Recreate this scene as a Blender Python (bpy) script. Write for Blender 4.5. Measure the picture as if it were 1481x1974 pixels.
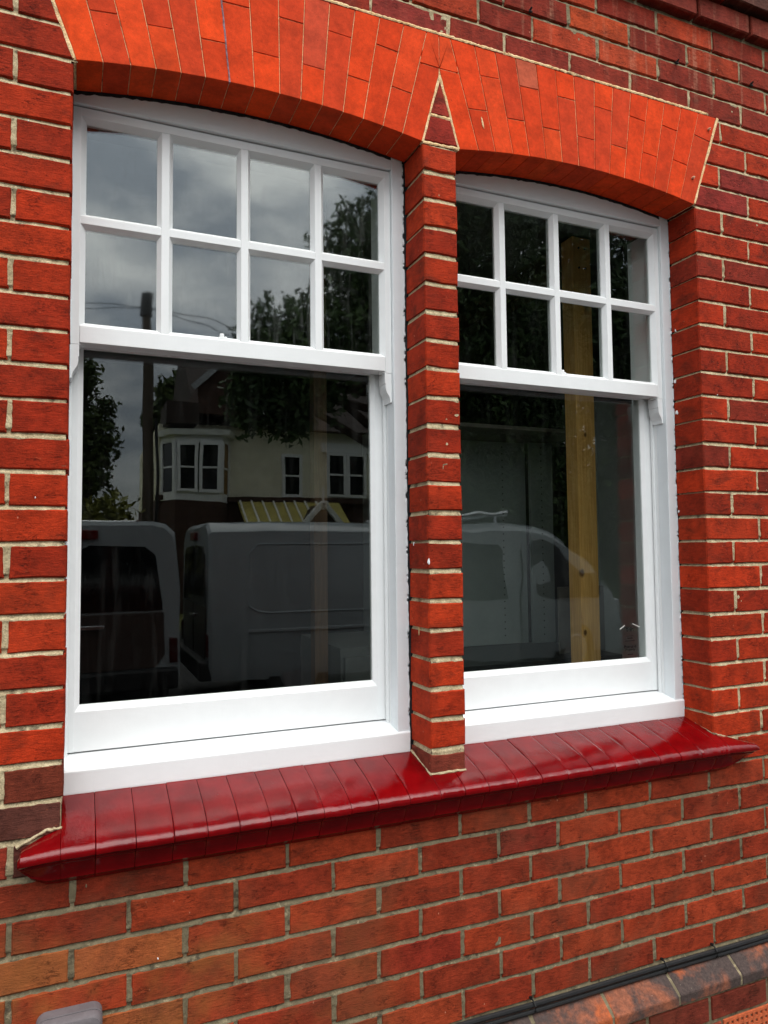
import bpy, bmesh, math, random
import numpy as np
from mathutils import Vector, Matrix

random.seed(7)
rng = np.random.default_rng(11)
scene = bpy.context.scene
for o in list(bpy.data.objects):
    bpy.data.objects.remove(o)

# ------------------------------------------------------------------ camera
cam_d = bpy.data.cameras.new("camera")
cam = bpy.data.objects.new("camera", cam_d)
scene.collection.objects.link(cam)
PITCH, YAW, ROLL = .0552, -.4001, .0105
cp, sp = math.cos(PITCH), math.sin(PITCH)
cy, sy = math.cos(YAW), math.sin(YAW)
cr, sr = math.cos(ROLL), math.sin(ROLL)
Mz = Matrix(((cy, -sy, 0), (sy, cy, 0), (0, 0, 1)))
Mx = Matrix(((1, 0, 0), (0, cp, -sp), (0, sp, cp)))
My = Matrix(((cr, 0, sr), (0, 1, 0), (-sr, 0, cr)))
R = Mz @ Mx @ My
right, fwd, up = R.col[0], R.col[1], R.col[2]
m4 = Matrix.Identity(4)
for i in range(3):
    m4[i][0], m4[i][1], m4[i][2] = right[i], up[i], -fwd[i]
CAM = Vector((0.0209, -1.6629, 0.4996))
m4.translation = CAM
cam.matrix_world = m4
cam_d.sensor_fit = 'HORIZONTAL'
cam_d.sensor_width = 36
cam_d.lens = 36 * 1400 / 1481
cam_d.clip_start = .02
cam_d.clip_end = 900
scene.camera = cam

# ------------------------------------------------------------------ world, sun, exposure
SUN_EL, SUN_AZ = math.radians(56), math.radians(163)      # azimuth from +y, clockwise
world = bpy.data.worlds.new("World")
scene.world = world
world.use_nodes = True
nt = world.node_tree
for n in list(nt.nodes):
    nt.nodes.remove(n)
wo = nt.nodes.new('ShaderNodeOutputWorld')
wb = nt.nodes.new('ShaderNodeBackground')
sky = nt.nodes.new('ShaderNodeTexSky')
sky.sky_type = 'NISHITA'
sky.sun_disc = False
sky.sun_elevation = SUN_EL
sky.sun_rotation = SUN_AZ
tc = nt.nodes.new('ShaderNodeTexCoord')
n1 = nt.nodes.new('ShaderNodeTexNoise')
n1.inputs['Scale'].default_value = 4.4
n1.inputs['Detail'].default_value = 6
n1.inputs['Roughness'].default_value = .55
mp = nt.nodes.new('ShaderNodeMapping')
mp.inputs['Scale'].default_value = (1, 1, 2.2)
nt.links.new(tc.outputs['Generated'], mp.inputs['Vector'])
nt.links.new(mp.outputs['Vector'], n1.inputs['Vector'])
ramp = nt.nodes.new('ShaderNodeValToRGB')
ramp.color_ramp.elements[0].position = .40
ramp.color_ramp.elements[0].color = (3.5, 3.8, 4.2, 1)
ramp.color_ramp.elements[1].position = .62
ramp.color_ramp.elements[1].color = (9.6, 9.5, 9.3, 1)
nt.links.new(n1.outputs['Fac'], ramp.inputs['Fac'])
sep = nt.nodes.new('ShaderNodeSeparateXYZ')
nt.links.new(tc.outputs['Generated'], sep.inputs[0])
mr = nt.nodes.new('ShaderNodeMapRange')
mr.inputs['From Min'].default_value = 0
mr.inputs['From Max'].default_value = 1
mr.inputs['To Min'].default_value = .42
mr.inputs['To Max'].default_value = 2.1
nt.links.new(sep.outputs['Z'], mr.inputs['Value'])
mul = nt.nodes.new('ShaderNodeMix')
mul.data_type = 'RGBA'
mul.blend_type = 'MULTIPLY'
mul.inputs[0].default_value = 1
nt.links.new(ramp.outputs['Color'], mul.inputs[6])
nt.links.new(mr.outputs['Result'], mul.inputs[7])
mix = nt.nodes.new('ShaderNodeMix')
mix.data_type = 'RGBA'
mix.inputs[0].default_value = .88
nt.links.new(sky.outputs[0], mix.inputs[6])
nt.links.new(mul.outputs[2], mix.inputs[7])
nt.links.new(mix.outputs[2], wb.inputs['Color'])
wb.inputs['Strength'].default_value = .15
nt.links.new(wb.outputs[0], wo.inputs[0])

sun_d = bpy.data.lights.new("sun", 'SUN')
sun_d.energy = 1.5
sun_d.angle = math.radians(50)
sun_d.color = (1, .965, .91)
sun = bpy.data.objects.new("sun", sun_d)
scene.collection.objects.link(sun)
sd = Vector((math.sin(SUN_AZ) * math.cos(SUN_EL), math.cos(SUN_AZ) * math.cos(SUN_EL), math.sin(SUN_EL)))
sun.rotation_euler = (-sd).to_track_quat('-Z', 'Y').to_euler()

scene.view_settings.view_transform = 'Standard'
scene.view_settings.look = 'None'
scene.view_settings.gamma = 1
scene.view_settings.use_curve_mapping = False
scene.view_settings.exposure = 0.46
scene.render.engine = 'CYCLES'
scene.cycles.use_denoising = True
scene.cycles.max_bounces = 10
scene.cycles.transparent_max_bounces = 24
scene.cycles.glossy_bounces = 4
scene.cycles.diffuse_bounces = 2

# ------------------------------------------------------------------ helpers
COL = scene.collection


def lin(r, g=None, b=None, k=1.0):
    if g is None:
        r, g, b = r
    f = lambda c: ((c / 255) / 12.92 if c / 255 <= .04045 else (((c / 255) + .055) / 1.055) ** 2.4) * k
    return (f(r), f(g), f(b), 1)


def link(name, me, parent=None, mat=None, loc=None):
    o = bpy.data.objects.new(name, me)
    COL.objects.link(o)
    if parent is not None:
        o.parent = parent
    if loc is not None:
        o.location = loc
    if mat is not None and me is not None and not me.materials:
        me.materials.append(mat)
    return o


def tag(o, label=None, cat=None, group=None, kind=None):
    if label: o['label'] = label
    if cat: o['category'] = cat
    if group: o['group'] = group
    if kind: o['kind'] = kind
    return o


def empty(name, loc=(0, 0, 0), parent=None):
    o = bpy.data.objects.new(name, None)
    COL.objects.link(o)
    o.location = loc
    o.empty_display_size = .05
    if parent is not None:
        o.parent = parent
    return o


class MB:
    """collects geometry for ONE mesh object"""
    def __init__(self):
        self.v, self.f, self.sm = [], [], []

    def add(self, vs, fs, smooth=False):
        b = len(self.v)
        self.v += [tuple(p) for p in vs]
        self.f += [tuple(i + b for i in q) for q in fs]
        self.sm += [smooth] * len(fs)
        return self

    def box(self, x0, x1, y0, y1, z0, z1):
        vs = [(x, y, z) for z in (z0, z1) for y in (y0, y1) for x in (x0, x1)]
        fs = [(0, 2, 3, 1), (4, 5, 7, 6), (0, 1, 5, 4), (2, 6, 7, 3), (0, 4, 6, 2), (1, 3, 7, 5)]
        return self.add(vs, fs)

    def obox(self, c, ax, ay, az):
        c, ax, ay, az = map(Vector, (c, ax, ay, az))
        vs = [c + ax * i + ay * j + az * k for k in (-1, 1) for j in (-1, 1) for i in (-1, 1)]
        fs = [(0, 2, 3, 1), (4, 5, 7, 6), (0, 1, 5, 4), (2, 6, 7, 3), (0, 4, 6, 2), (1, 3, 7, 5)]
        return self.add(vs, fs)

    def loft(self, rings, cap=True, smooth=False, closed=True):
        n = len(rings[0])
        vs = [p for r in rings for p in r]
        fs = []
        for a in range(len(rings) - 1):
            for i in range(n if closed else n - 1):
                j = (i + 1) % n
                fs.append((a * n + i, a * n + j, (a + 1) * n + j, (a + 1) * n + i))
        b = len(self.v)
        self.add(vs, fs, smooth)
        if cap:
            self.f.append(tuple(b + i for i in reversed(range(n))))
            self.f.append(tuple(b + (len(rings) - 1) * n + i for i in range(n)))
            self.sm += [False, False]
        return self

    def tube(self, pts, r, n=8, cap=True):
        pts = [Vector(p) for p in pts]
        rr = r if isinstance(r, (list, tuple)) else [r] * len(pts)
        rings = []
        for i, p in enumerate(pts):
            t = (pts[min(i + 1, len(pts) - 1)] - pts[max(i - 1, 0)]).normalized()
            a = t.cross(Vector((0, 0, 1)))
            if a.length < .05:
                a = t.cross(Vector((1, 0, 0)))
            a.normalize()
            b = t.cross(a)
            rings.append([p + (a * math.cos(2 * math.pi * k / n) + b * math.sin(2 * math.pi * k / n)) * rr[i] for k in range(n)])
        return self.loft(rings, cap, True)

    def mesh(self, name):
        me = bpy.data.meshes.new(name)
        me.from_pydata(self.v, [], self.f)
        bm = bmesh.new()
        bm.from_mesh(me)
        bmesh.ops.recalc_face_normals(bm, faces=bm.faces)
        bm.to_mesh(me)
        bm.free()
        if any(self.sm):
            me.polygons.foreach_set('use_smooth', self.sm)
            me.set_sharp_from_angle(angle=math.radians(32))
        return me

    def build(self, name, mat, parent=None, bevel=0, seg=2):
        me = self.mesh(name)
        o = link(name, me, parent, mat)
        if bevel:
            m = o.modifiers.new('bevel', 'BEVEL')
            m.width = bevel
            m.segments = seg
            m.limit_method = 'ANGLE'
            m.angle_limit = math.radians(35)
        return o


# ------------------------------------------------------------------ materials
class NT:
    def __init__(self, name):
        self.m = bpy.data.materials.new(name)
        self.m.use_nodes = True
        self.t = self.m.node_tree
        for n in list(self.t.nodes):
            self.t.nodes.remove(n)
        self.out = self.n('ShaderNodeOutputMaterial')

    def n(self, typ, **kw):
        nd = self.t.nodes.new(typ)
        for k, v in kw.items():
            setattr(nd, k, v)
        return nd

    def set(self, sock, v):
        if isinstance(v, bpy.types.NodeSocket):
            self.t.links.new(v, sock)
        else:
            sock.default_value = v

    def noise(self, vec, scale, detail=3, rough=.5, dist=0):
        nd = self.n('ShaderNodeTexNoise')
        self.set(nd.inputs['Vector'], vec)
        nd.inputs['Scale'].default_value = scale
        nd.inputs['Detail'].default_value = detail
        nd.inputs['Roughness'].default_value = rough
        nd.inputs['Distortion'].default_value = dist
        return nd.outputs['Fac']

    def vor(self, vec, scale, rnd=1):
        nd = self.n('ShaderNodeTexVoronoi')
        self.set(nd.inputs['Vector'], vec)
        nd.inputs['Scale'].default_value = scale
        nd.inputs['Randomness'].default_value = rnd
        return nd.outputs['Distance']

    def map(self, vec, sc=(1, 1, 1), loc=(0, 0, 0), rot=(0, 0, 0)):
        nd = self.n('ShaderNodeMapping')
        self.set(nd.inputs['Vector'], vec)
        nd.inputs['Scale'].default_value = sc
        nd.inputs['Location'].default_value = loc
        nd.inputs['Rotation'].default_value = rot
        return nd.outputs[0]

    def rng(self, v, a, b, c=0, d=1, smooth=True):
        nd = self.n('ShaderNodeMapRange')
        if smooth:
            nd.interpolation_type = 'SMOOTHSTEP'
        self.set(nd.inputs['Value'], v)
        for k, x in zip(('From Min', 'From Max', 'To Min', 'To Max'), (a, b, c, d)):
            nd.inputs[k].default_value = x
        return nd.outputs['Result']

    def math(self, op, a, b=0.0, c=0.0):
        nd = self.n('ShaderNodeMath', operation=op)
        self.set(nd.inputs[0], a)
        self.set(nd.inputs[1], b)
        self.set(nd.inputs[2], c)
        return nd.outputs[0]

    def mix(self, f, a, b, mode='MIX'):
        nd = self.n('ShaderNodeMix', data_type='RGBA', blend_type=mode)
        self.set(nd.inputs[0], f)
        self.set(nd.inputs[6], a)
        self.set(nd.inputs[7], b)
        return nd.outputs[2]

    def val(self, c, v):
        nd = self.n('ShaderNodeHueSaturation')
        self.set(nd.inputs['Color'], c)
        self.set(nd.inputs['Value'], v)
        return nd.outputs[0]

    def pos(self):
        return self.n('ShaderNodeNewGeometry').outputs['Position']

    def xyz(self, v):
        nd = self.n('ShaderNodeSeparateXYZ')
        self.set(nd.inputs[0], v)
        return nd.outputs

    def bump(self, h, strength=.3, dist=.002, normal=None):
        nd = self.n('ShaderNodeBump')
        self.set(nd.inputs['Height'], h)
        nd.inputs['Strength'].default_value = strength
        nd.inputs['Distance'].default_value = dist
        if normal is not None:
            self.set(nd.inputs['Normal'], normal)
        return nd.outputs[0]

    def bsdf(self, color, rough=.6, normal=None, spec=.5, metallic=0, coat=0, coat_rough=.1):
        b = self.n('ShaderNodeBsdfPrincipled')
        self.set(b.inputs['Base Color'], color)
        self.set(b.inputs['Roughness'], rough)
        self.set(b.inputs['Specular IOR Level'], spec)
        self.set(b.inputs['Metallic'], metallic)
        self.set(b.inputs['Coat Weight'], coat)
        self.set(b.inputs['Coat Roughness'], coat_rough)
        if normal is not None:
            self.set(b.inputs['Normal'], normal)
        self.t.links.new(b.outputs[0], self.out.inputs[0])
        return self.m


def m_brick():
    t = NT('brick_clay')
    p = t.pos()
    oi = t.n('ShaderNodeObjectInfo')
    base = oi.outputs['Color']
    big = t.noise(p, 14, 4, .6)
    mid = t.noise(t.map(p, (1, 1, 2.2)), 55, 5, .65, .4)
    fine = t.noise(p, 420, 3, .6)
    v = t.math('ADD', t.rng(big, .3, .7, .72, 1.22), t.rng(mid, .3, .7, -.17, .17))
    v = t.math('ADD', v, t.rng(fine, .25, .75, -.2, .2))
    c = t.val(base, v)
    # sooty purple firing marks
    soot = t.rng(t.noise(t.map(p, (1, 1, 1.6), (3, 1, 2)), 9, 5, .6, .8), .53, .75)
    c = t.mix(t.math('MULTIPLY', soot, .62), c, lin(72, 34, 22))
    # pale orange drag marks
    drag = t.rng(t.noise(t.map(p, (22, 22, 70), (1, 5, 9)), 2.2, 5, .7, .6), .60, .78)
    c = t.mix(t.math('MULTIPLY', drag, .4), c, lin(214, 110, 72))
    # dark pits
    pit = t.rng(t.vor(p, 95), .03, .13, 1, 0)
    pm = t.rng(t.noise(p, 17, 2), .52, .62)
    pit = t.math('MULTIPLY', pit, pm)
    c = t.mix(t.math('MULTIPLY', pit, .8), c, lin(40, 16, 12))
    # pale lime flecks
    fl = t.rng(t.vor(t.map(p, (1, 1, .6), (7, 3, 1)), 42), .02, .085, 1, 0)
    fm = t.rng(t.noise(t.map(p, (1, 1, 1), (4, 4, 4)), 10, 2), .56, .66)
    fl = t.math('MULTIPLY', fl, fm)
    c = t.mix(t.math('MULTIPLY', fl, .75), c, lin(220, 160, 130))
    # efflorescence runs high on the wall
    z = t.xyz(p)[2]
    run = t.rng(t.noise(t.map(p, (16, 1, 1.1)), 1.6, 4, .6), .52, .72)
    run = t.math('MULTIPLY', run, t.rng(z, 1.86, 2.02))
    run = t.math('MULTIPLY', run, t.rng(mid, .3, .6))
    c = t.mix(t.math('MULTIPLY', run, .5), c, lin(196, 150, 122))
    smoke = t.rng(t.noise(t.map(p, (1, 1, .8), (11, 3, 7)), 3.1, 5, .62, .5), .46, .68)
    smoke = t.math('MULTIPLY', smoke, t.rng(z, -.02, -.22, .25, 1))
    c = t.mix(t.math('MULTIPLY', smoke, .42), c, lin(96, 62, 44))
    # warm lichen-brown weathering low down on the left
    x = t.xyz(p)[0]
    wz = t.math('MULTIPLY', t.rng(z, -.18, -.42), t.rng(x, .95, .1))
    wz = t.math('MULTIPLY', wz, t.rng(t.noise(p, 5, 4, .6), .42, .66))
    c = t.mix(t.math('MULTIPLY', wz, .65), c, lin(150, 92, 46))
    hair = t.noise(t.map(p, (14, 14, 60), (2, 7, 1), (0, .2, 0)), 1.6, 4, .6, 1.6)
    hair = t.rng(t.math('ABSOLUTE', t.math('SUBTRACT', hair, .5)), .004, .020, 1, 0)
    hair = t.math('MULTIPLY', hair, t.rng(t.noise(t.map(p, (1, 1, 1), (6, 1, 8)), 18, 3, .6), .52, .62))
    c = t.mix(t.math('MULTIPLY', hair, .5), c, lin(52, 18, 12))
    cre = t.noise(t.map(p, (9, 9, 46), (0, 0, 0), (0, .12, 0)), 3.5, 5, .7, 1.2)
    h = t.math('ADD', t.math('MULTIPLY', cre, .9), t.math('MULTIPLY', fine, .35))
    h = t.math('ADD', h, t.math('MULTIPLY', mid, .6))
    h = t.math('SUBTRACT', h, t.math('MULTIPLY', pit, 1.0))
    h = t.math('SUBTRACT', h, t.math('MULTIPLY', hair, .8))
    return t.bsdf(c, .85, t.bump(h, .8, .0024), .14)


def m_arch():
    t = NT('rubbed_brick')
    p = t.pos()
    oi = t.n('ShaderNodeObjectInfo')
    big = t.noise(p, 20, 4, .6)
    mid = t.noise(p, 90, 4, .6)
    fine = t.noise(p, 600, 2, .6)
    v = t.math('ADD', t.rng(big, .3, .7, .82, 1.16), t.rng(fine, .25, .75, -.1, .1))
    v = t.math('ADD', v, t.rng(mid, .3, .7, -.08, .08))
    c = t.val(oi.outputs['Color'], v)
    pit = t.rng(t.vor(p, 60), .02, .09, 1, 0)
    pit = t.math('MULTIPLY', pit, t.rng(t.noise(p, 21, 2), .50, .58))
    st = t.rng(t.noise(t.map(p, (1, 1, .5), (2, 9, 4)), 7, 5, .65, .6), .55, .75)
    c = t.mix(t.math('MULTIPLY', st, .38), c, lin(120, 44, 24))
    c = t.mix(t.math('MULTIPLY', pit, .85), c, lin(48, 14, 8))
    fl = t.rng(t.vor(t.map(p, (1, 1, .5), (2, 8, 3)), 30), .02, .06, 1, 0)
    fl = t.math('MULTIPLY', fl, t.rng(t.noise(t.map(p, (1, 1, 1), (9, 1, 4)), 9, 2), .6, .66))
    c = t.mix(t.math('MULTIPLY', fl, .6), c, lin(240, 170, 120))
    h = t.math('ADD', t.math('MULTIPLY', fine, .15), t.math('SUBTRACT', mid, pit))
    return t.bsdf(c, .85, t.bump(h, .4, .0014), .12)


def m_mortar(name, a, b, dark, pale=None):
    t = NT(name)
    p = t.pos()
    n1_ = t.noise(p, 38, 5, .7)
    n2_ = t.noise(p, 260, 4, .7)
    c = t.mix(t.rng(n1_, .35, .65), a, b)
    c = t.val(c, t.rng(n2_, .25, .75, .7, 1.25))
    x, y, z = t.xyz(p)
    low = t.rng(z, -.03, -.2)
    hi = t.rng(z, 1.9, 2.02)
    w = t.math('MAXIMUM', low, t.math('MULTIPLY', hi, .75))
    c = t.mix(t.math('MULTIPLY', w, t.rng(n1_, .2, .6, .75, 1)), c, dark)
    pal = t.math('MULTIPLY', t.rng(t.noise(p, 30, 4, .7, .5), .56, .68), low)
    c = t.mix(t.math('MULTIPLY', pal, .6), c, lin(176, 160, 128))
    sp = t.rng(t.noise(t.map(p, (1, 1, 1), (5, 5, 5)), 24, 4, .7), .54, .68)
    c = t.mix(t.math('MULTIPLY', sp, .7), c, lin(52, 44, 38))
    h = t.math('ADD', n2_, t.math('MULTIPLY', t.noise(p, 90, 4, .7), 1.3))
    return t.bsdf(c, .92, t.bump(h, .8, .003), .15)


def m_paint(name, col, rough=.32, bump=.12):
    t = NT(name)
    p = t.pos()
    st = t.noise(t.map(p, (1, 1, .16)), 210, 3, .6)
    st2 = t.noise(t.map(p, (.12, 1, 1)), 160, 3, .6)
    lo = t.noise(p, 22, 3, .55)
    c = t.val(col, t.rng(lo, .3, .7, .985, 1.01))
    dirt = t.rng(t.noise(p, 46, 5, .7, .4), .62, .78)
    c = t.mix(t.math('MULTIPLY', dirt, .05), c, lin(150, 140, 128))
    h = t.math('ADD', t.math('ADD', st, st2), t.math('MULTIPLY', lo, 1.6))
    return t.bsdf(c, rough, t.bump(h, bump, .0014), .5)


def m_sill():
    t = NT('gloss_red_paint')
    p = t.pos()
    lo = t.noise(p, 16, 3, .5)
    mid = t.noise(t.map(p, (1, .5, 1)), 85, 4, .65)
    fine = t.noise(p, 420, 2, .5)
    c = t.mix(t.rng(lo, .3, .7), lin(98, 2, 6), lin(120, 4, 9))
    bl = t.rng(t.vor(p, 70), .03, .12, 1, 0)
    bl = t.math('MULTIPLY', bl, t.rng(t.noise(p, 19, 2), .55, .64))
    h = t.math('ADD', t.math('MULTIPLY', mid, 1.0), t.math('MULTIPLY', lo, .8))
    h = t.math('ADD', h, t.math('MULTIPLY', bl, .7))
    h = t.math('ADD', h, t.math('MULTIPLY', fine, .12))
    return t.bsdf(c, t.rng(mid, .3, .7, .06, .13), t.bump(h, .5, .0015), .4)


def m_plain(name, col, rough=.6, scale=30, var=.15, bump=.2, spec=.4, metallic=0, dist=.003):
    t = NT(name)
    p = t.pos()
    a = t.noise(p, scale, 4, .6)
    b = t.noise(p, scale * 9, 3, .6)
    c = t.val(col, t.math('ADD', t.rng(a, .3, .7, 1 - var, 1 + var), t.rng(b, .3, .7, -var * .4, var * .4)))
    return t.bsdf(c, rough, t.bump(t.math('ADD', a, b), bump, dist), spec, metallic)


def m_glass(name, r0=.06, wave=.06, wscale=3.0, dust=.012, blur=0.0):
    t = NT(name)
    g = t.n('ShaderNodeNewGeometry')
    p = g.outputs['Position']
    nz = t.noise(p, wscale, 2, .45)
    bn = t.bump(nz, wave, .02)
    dot = t.n('ShaderNodeVectorMath', operation='DOT_PRODUCT')
    t.set(dot.inputs[0], g.outputs['Incoming'])
    t.set(dot.inputs[1], g.outputs['Normal'])
    d = t.math('ABSOLUTE', dot.outputs['Value'])
    f = t.math('POWER', t.math('SUBTRACT', 1.0, d), 5.0)
    f = t.math('MULTIPLY_ADD', f, 1 - r0, r0)
    gl = t.n('ShaderNodeBsdfGlossy')
    gl.inputs['Roughness'].default_value = blur
    gl.inputs['Color'].default_value = (.96, 1, .99, 1)
    t.set(gl.inputs['Normal'], bn)
    tr = t.n('ShaderNodeBsdfTransparent')
    tr.inputs['Color'].default_value = (.96, .98, .965, 1)
    ms = t.n('ShaderNodeMixShader')
    t.set(ms.inputs[0], f)
    t.t.links.new(tr.outputs[0], ms.inputs[1])
    t.t.links.new(gl.outputs[0], ms.inputs[2])
    df = t.n('ShaderNodeBsdfDiffuse')
    df.inputs['Color'].default_value = (.5, .52, .5, 1)
    streak = t.rng(t.noise(t.map(p, (30, 1, 3)), 1.5, 5, .65, .5), .5, .75, 0, 1)
    spk = t.rng(t.noise(p, 60, 3, .6), .5, .9, 0, 1)
    du = t.math('MULTIPLY', t.math('ADD', streak, t.math('MULTIPLY', spk, .5)), dust)
    m2 = t.n('ShaderNodeMixShader')
    t.set(m2.inputs[0], du)
    t.t.links.new(ms.outputs[0], m2.inputs[1])
    t.t.links.new(df.outputs[0], m2.inputs[2])
    t.t.links.new(m2.outputs[0], t.out.inputs[0])
    return t.m


def m_wood(name, a, b):
    t = NT(name)
    p = t.pos()
    gr = t.noise(t.map(p, (1, 1, .05)), 120, 4, .6, .6)
    kn = t.rng(t.vor(t.map(p, (9, 9, 3.1), (0.2, .3, .33)), .8), .04, .16, 1, 0)
    c = t.mix(t.rng(gr, .3, .7), a, b)
    c = t.mix(t.math('MULTIPLY', kn, .8), c, lin(70, 42, 18))
    if name == 'planed_timber':
        xyz = t.xyz(p)
        for kx, kz, kr in ((1.834, .410, .012), (1.842, .179, .009), (1.866, .954, .007)):
            dx = t.math('DIVIDE', t.math('SUBTRACT', xyz[0], kx), kr)
            dz = t.math('DIVIDE', t.math('SUBTRACT', xyz[2], kz), kr * 1.5)
            dy = t.math('DIVIDE', t.math('SUBTRACT', xyz[1], .652), kr)
            dd = t.math('SQRT', t.math('ADD', t.math('ADD', t.math('MULTIPLY', dx, dx), t.math('MULTIPLY', dz, dz)), t.math('MULTIPLY', dy, dy)))
            c = t.mix(t.rng(dd, .5, 1.25, .9, 0), c, lin(92, 54, 20))
    return t.bsdf(c, .65, t.bump(gr, .15, .001), .3)


def m_leaf(name, a, b):
    t = NT(name)
    p = t.pos()
    oi = t.noise(p, 1.7, 3, .6)
    c = t.mix(t.rng(oi, .3, .7), a, b)
    c = t.val(c, t.rng(t.noise(p, 30, 2), .2, .8, .7, 1.3))
    return t.bsdf(c, .55, None, .3)


M = {}
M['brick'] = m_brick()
M['arch'] = m_arch()
M['mortar'] = m_mortar('lime_mortar', lin(206, 190, 154), lin(178, 160, 126), lin(114, 104, 82))
M['archmortar'] = m_mortar('pale_joint', lin(250, 220, 172), lin(236, 196, 140), lin(120, 105, 85))
M['white'] = m_paint('white_gloss_paint', lin(240, 243, 243))
M['oldwhite'] = m_paint('old_white_paint', lin(230, 236, 238), .4, .35)
M['sill'] = m_sill()
M['seal'] = m_plain('dark_seal', lin(46, 48, 52), .8, 60, .4, .5)
M['glass_up'] = m_glass('glass_old', .11, .07, 3.2, .05, .024)
M['glass_low'] = m_glass('glass_new', .060, .03, 2.2, .008, .006)
M['glass_right'] = m_glass('glass_wavy', .058, .085, 3.4, .008, .006)
M['cable'] = m_plain('black_cable', lin(26, 27, 28), .45, 40, .2, .1)
M['clip'] = m_plain('black_plastic', lin(20, 20, 20), .5)
M['box'] = m_plain('grey_plastic', lin(106, 100, 102), .6, 40, .1, .2)
M['nail'] = m_plain('rusty_iron', lin(30, 26, 24), .7)
M['terracotta'] = m_plain('terracotta', lin(196, 96, 56), .8, 60, .2, .4)
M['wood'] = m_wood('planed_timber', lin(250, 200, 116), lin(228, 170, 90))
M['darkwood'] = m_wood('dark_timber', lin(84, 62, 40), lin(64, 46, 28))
M['roomgrey'] = m_plain('room_grey', lin(64, 68, 66), .9, 4, .15, .1)
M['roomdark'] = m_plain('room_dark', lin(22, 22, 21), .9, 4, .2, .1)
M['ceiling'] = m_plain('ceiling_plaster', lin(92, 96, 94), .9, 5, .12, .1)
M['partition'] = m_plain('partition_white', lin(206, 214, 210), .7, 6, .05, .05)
M['cabinet'] = m_plain('cabinet_white', lin(142, 152, 148), .5, 6, .05, .05)
M['board'] = m_plain('grey_board', lin(112, 108, 98), .8, 10, .08, .1)
M['darktop'] = m_plain('dark_worktop', lin(38, 42, 42), .3, 20, .1, .05)
M['hole'] = m_plain('hole_black', lin(12, 12, 12), .9)
M['print'] = m_plain('black_print', lin(10, 10, 10), .6, 30, .05, 0)
M['printsilver'] = m_plain('silver_print', lin(206, 206, 200), .5, 30, .05, 0)
M['asphalt'] = m_plain('asphalt', lin(58, 58, 58), .9, 12, .2, .5, .3)
M['paving'] = m_plain('paving', lin(38, 36, 34), .9, 6, .2, .4, .3)
M['vanwhite'] = m_plain('van_white', lin(140, 146, 148), .14, 3, .03, .0, .5)
M['vandark'] = m_plain('van_dark_panel', lin(60, 50, 46), .35, 3, .03, 0, .5)
M['vantrim'] = m_plain('van_trim', lin(24, 25, 26), .5, 20, .1, .05)
M['vanglass'] = m_plain('van_glass', lin(14, 16, 17), .08, 3, .05, 0, .6)
M['tyre'] = m_plain('tyre', lin(20, 20, 20), .85)
M['rim'] = m_plain('rim', lin(150, 152, 154), .35, 10, .1, .05, .5, .7)
M['redlamp'] = m_plain('red_lamp', lin(84, 8, 10), .2, 10, .1, 0)
M['tail'] = m_plain('smoked_red_lamp', lin(58, 8, 10), .2, 10, .1, 0)
M['plug'] = m_plain('plug_beige', lin(206, 160, 128), .7, 60, .2, .1)
M['chrome'] = m_plain('chrome', lin(190, 192, 194), .2, 10, .05, 0, .5, .9)
M['render'] = m_plain('cream_render', lin(236, 232, 208), .9, 2, .1, .2)
M['darkbrick'] = m_plain('brown_brick', lin(70, 50, 42), .9, 6, .2, .4)
M['rooftile'] = m_plain('roof_tile', lin(54, 44, 40), .85, 7, .25, .5)
M['porch'] = m_plain('porch_yellow', lin(190, 176, 96), .6, 3, .1, .1)
M['housewhite'] = m_plain('house_white', lin(238, 240, 240), .6, 4, .06, .1)
M['housepane'] = m_plain('house_pane', lin(26, 30, 30), .1, 3, .1, 0, .6)
M['blind'] = m_plain('blind', lin(140, 108, 62), .8)
M['pole'] = m_wood('pole_wood', lin(86, 74, 60), lin(60, 52, 44))
M['bark'] = m_plain('bark', lin(64, 54, 44), .95, 14, .3, 1, .2, 0, .02)
M['leaf'] = m_leaf('leaf_dark', lin(44, 64, 34), lin(66, 88, 40))
M['leaf2'] = m_leaf('leaf_mid', lin(58, 76, 42), lin(84, 96, 50))
M['hedge'] = m_leaf('hedge_olive', lin(92, 96, 34), lin(116, 116, 44))
M['tile'] = None


# ------------------------------------------------------------------ frame test (what the photograph shows)
def project(x, y, z):
    d = Vector((x, y, z)) - CAM
    a, b, c = d.dot(right), d.dot(fwd), d.dot(up)
    return 740.5 + 1400 * a / b, 987 - 1400 * c / b


def in_frame(x0, x1, z0, z1, y=0, pad=6):
    us, vs = zip(*[project(x, y, z) for x in (x0, x1) for z in (z0, z1)])
    return max(us) > -pad and min(us) < 1481 + pad and max(vs) > -pad and min(vs) < 1974 + pad


# ------------------------------------------------------------------ the ground (setting)
GZ = -1.1
tag(MB().box(-60, 60, -90, .6, GZ - .3, GZ - .02).build('ground', M['asphalt']), kind='structure')
tag(MB().box(-30, 30, -3.4, -.05, GZ - .019, GZ).build('path', M['paving']), kind='structure')
tag(MB().box(-40, 40, -12.6, -10.6, GZ - .016, GZ + .1).build('pavement', M['paving']), kind='structure')
tag(MB().box(-40, 40, -40, -12.604, GZ - .015, GZ + .06).build('front_gardens', M['hedge']), kind='structure')

# ------------------------------------------------------------------ brick wall
wall = empty('brick_wall', (0, 0, GZ))
tag(wall, 'red brick house wall with pale mortar around two white sash windows', 'wall')
WL = Vector((0, 0, -GZ))          # children are placed in world coordinates through this offset


def wl(o):
    o.location = Vector(o.location) + WL
    return o


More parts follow.
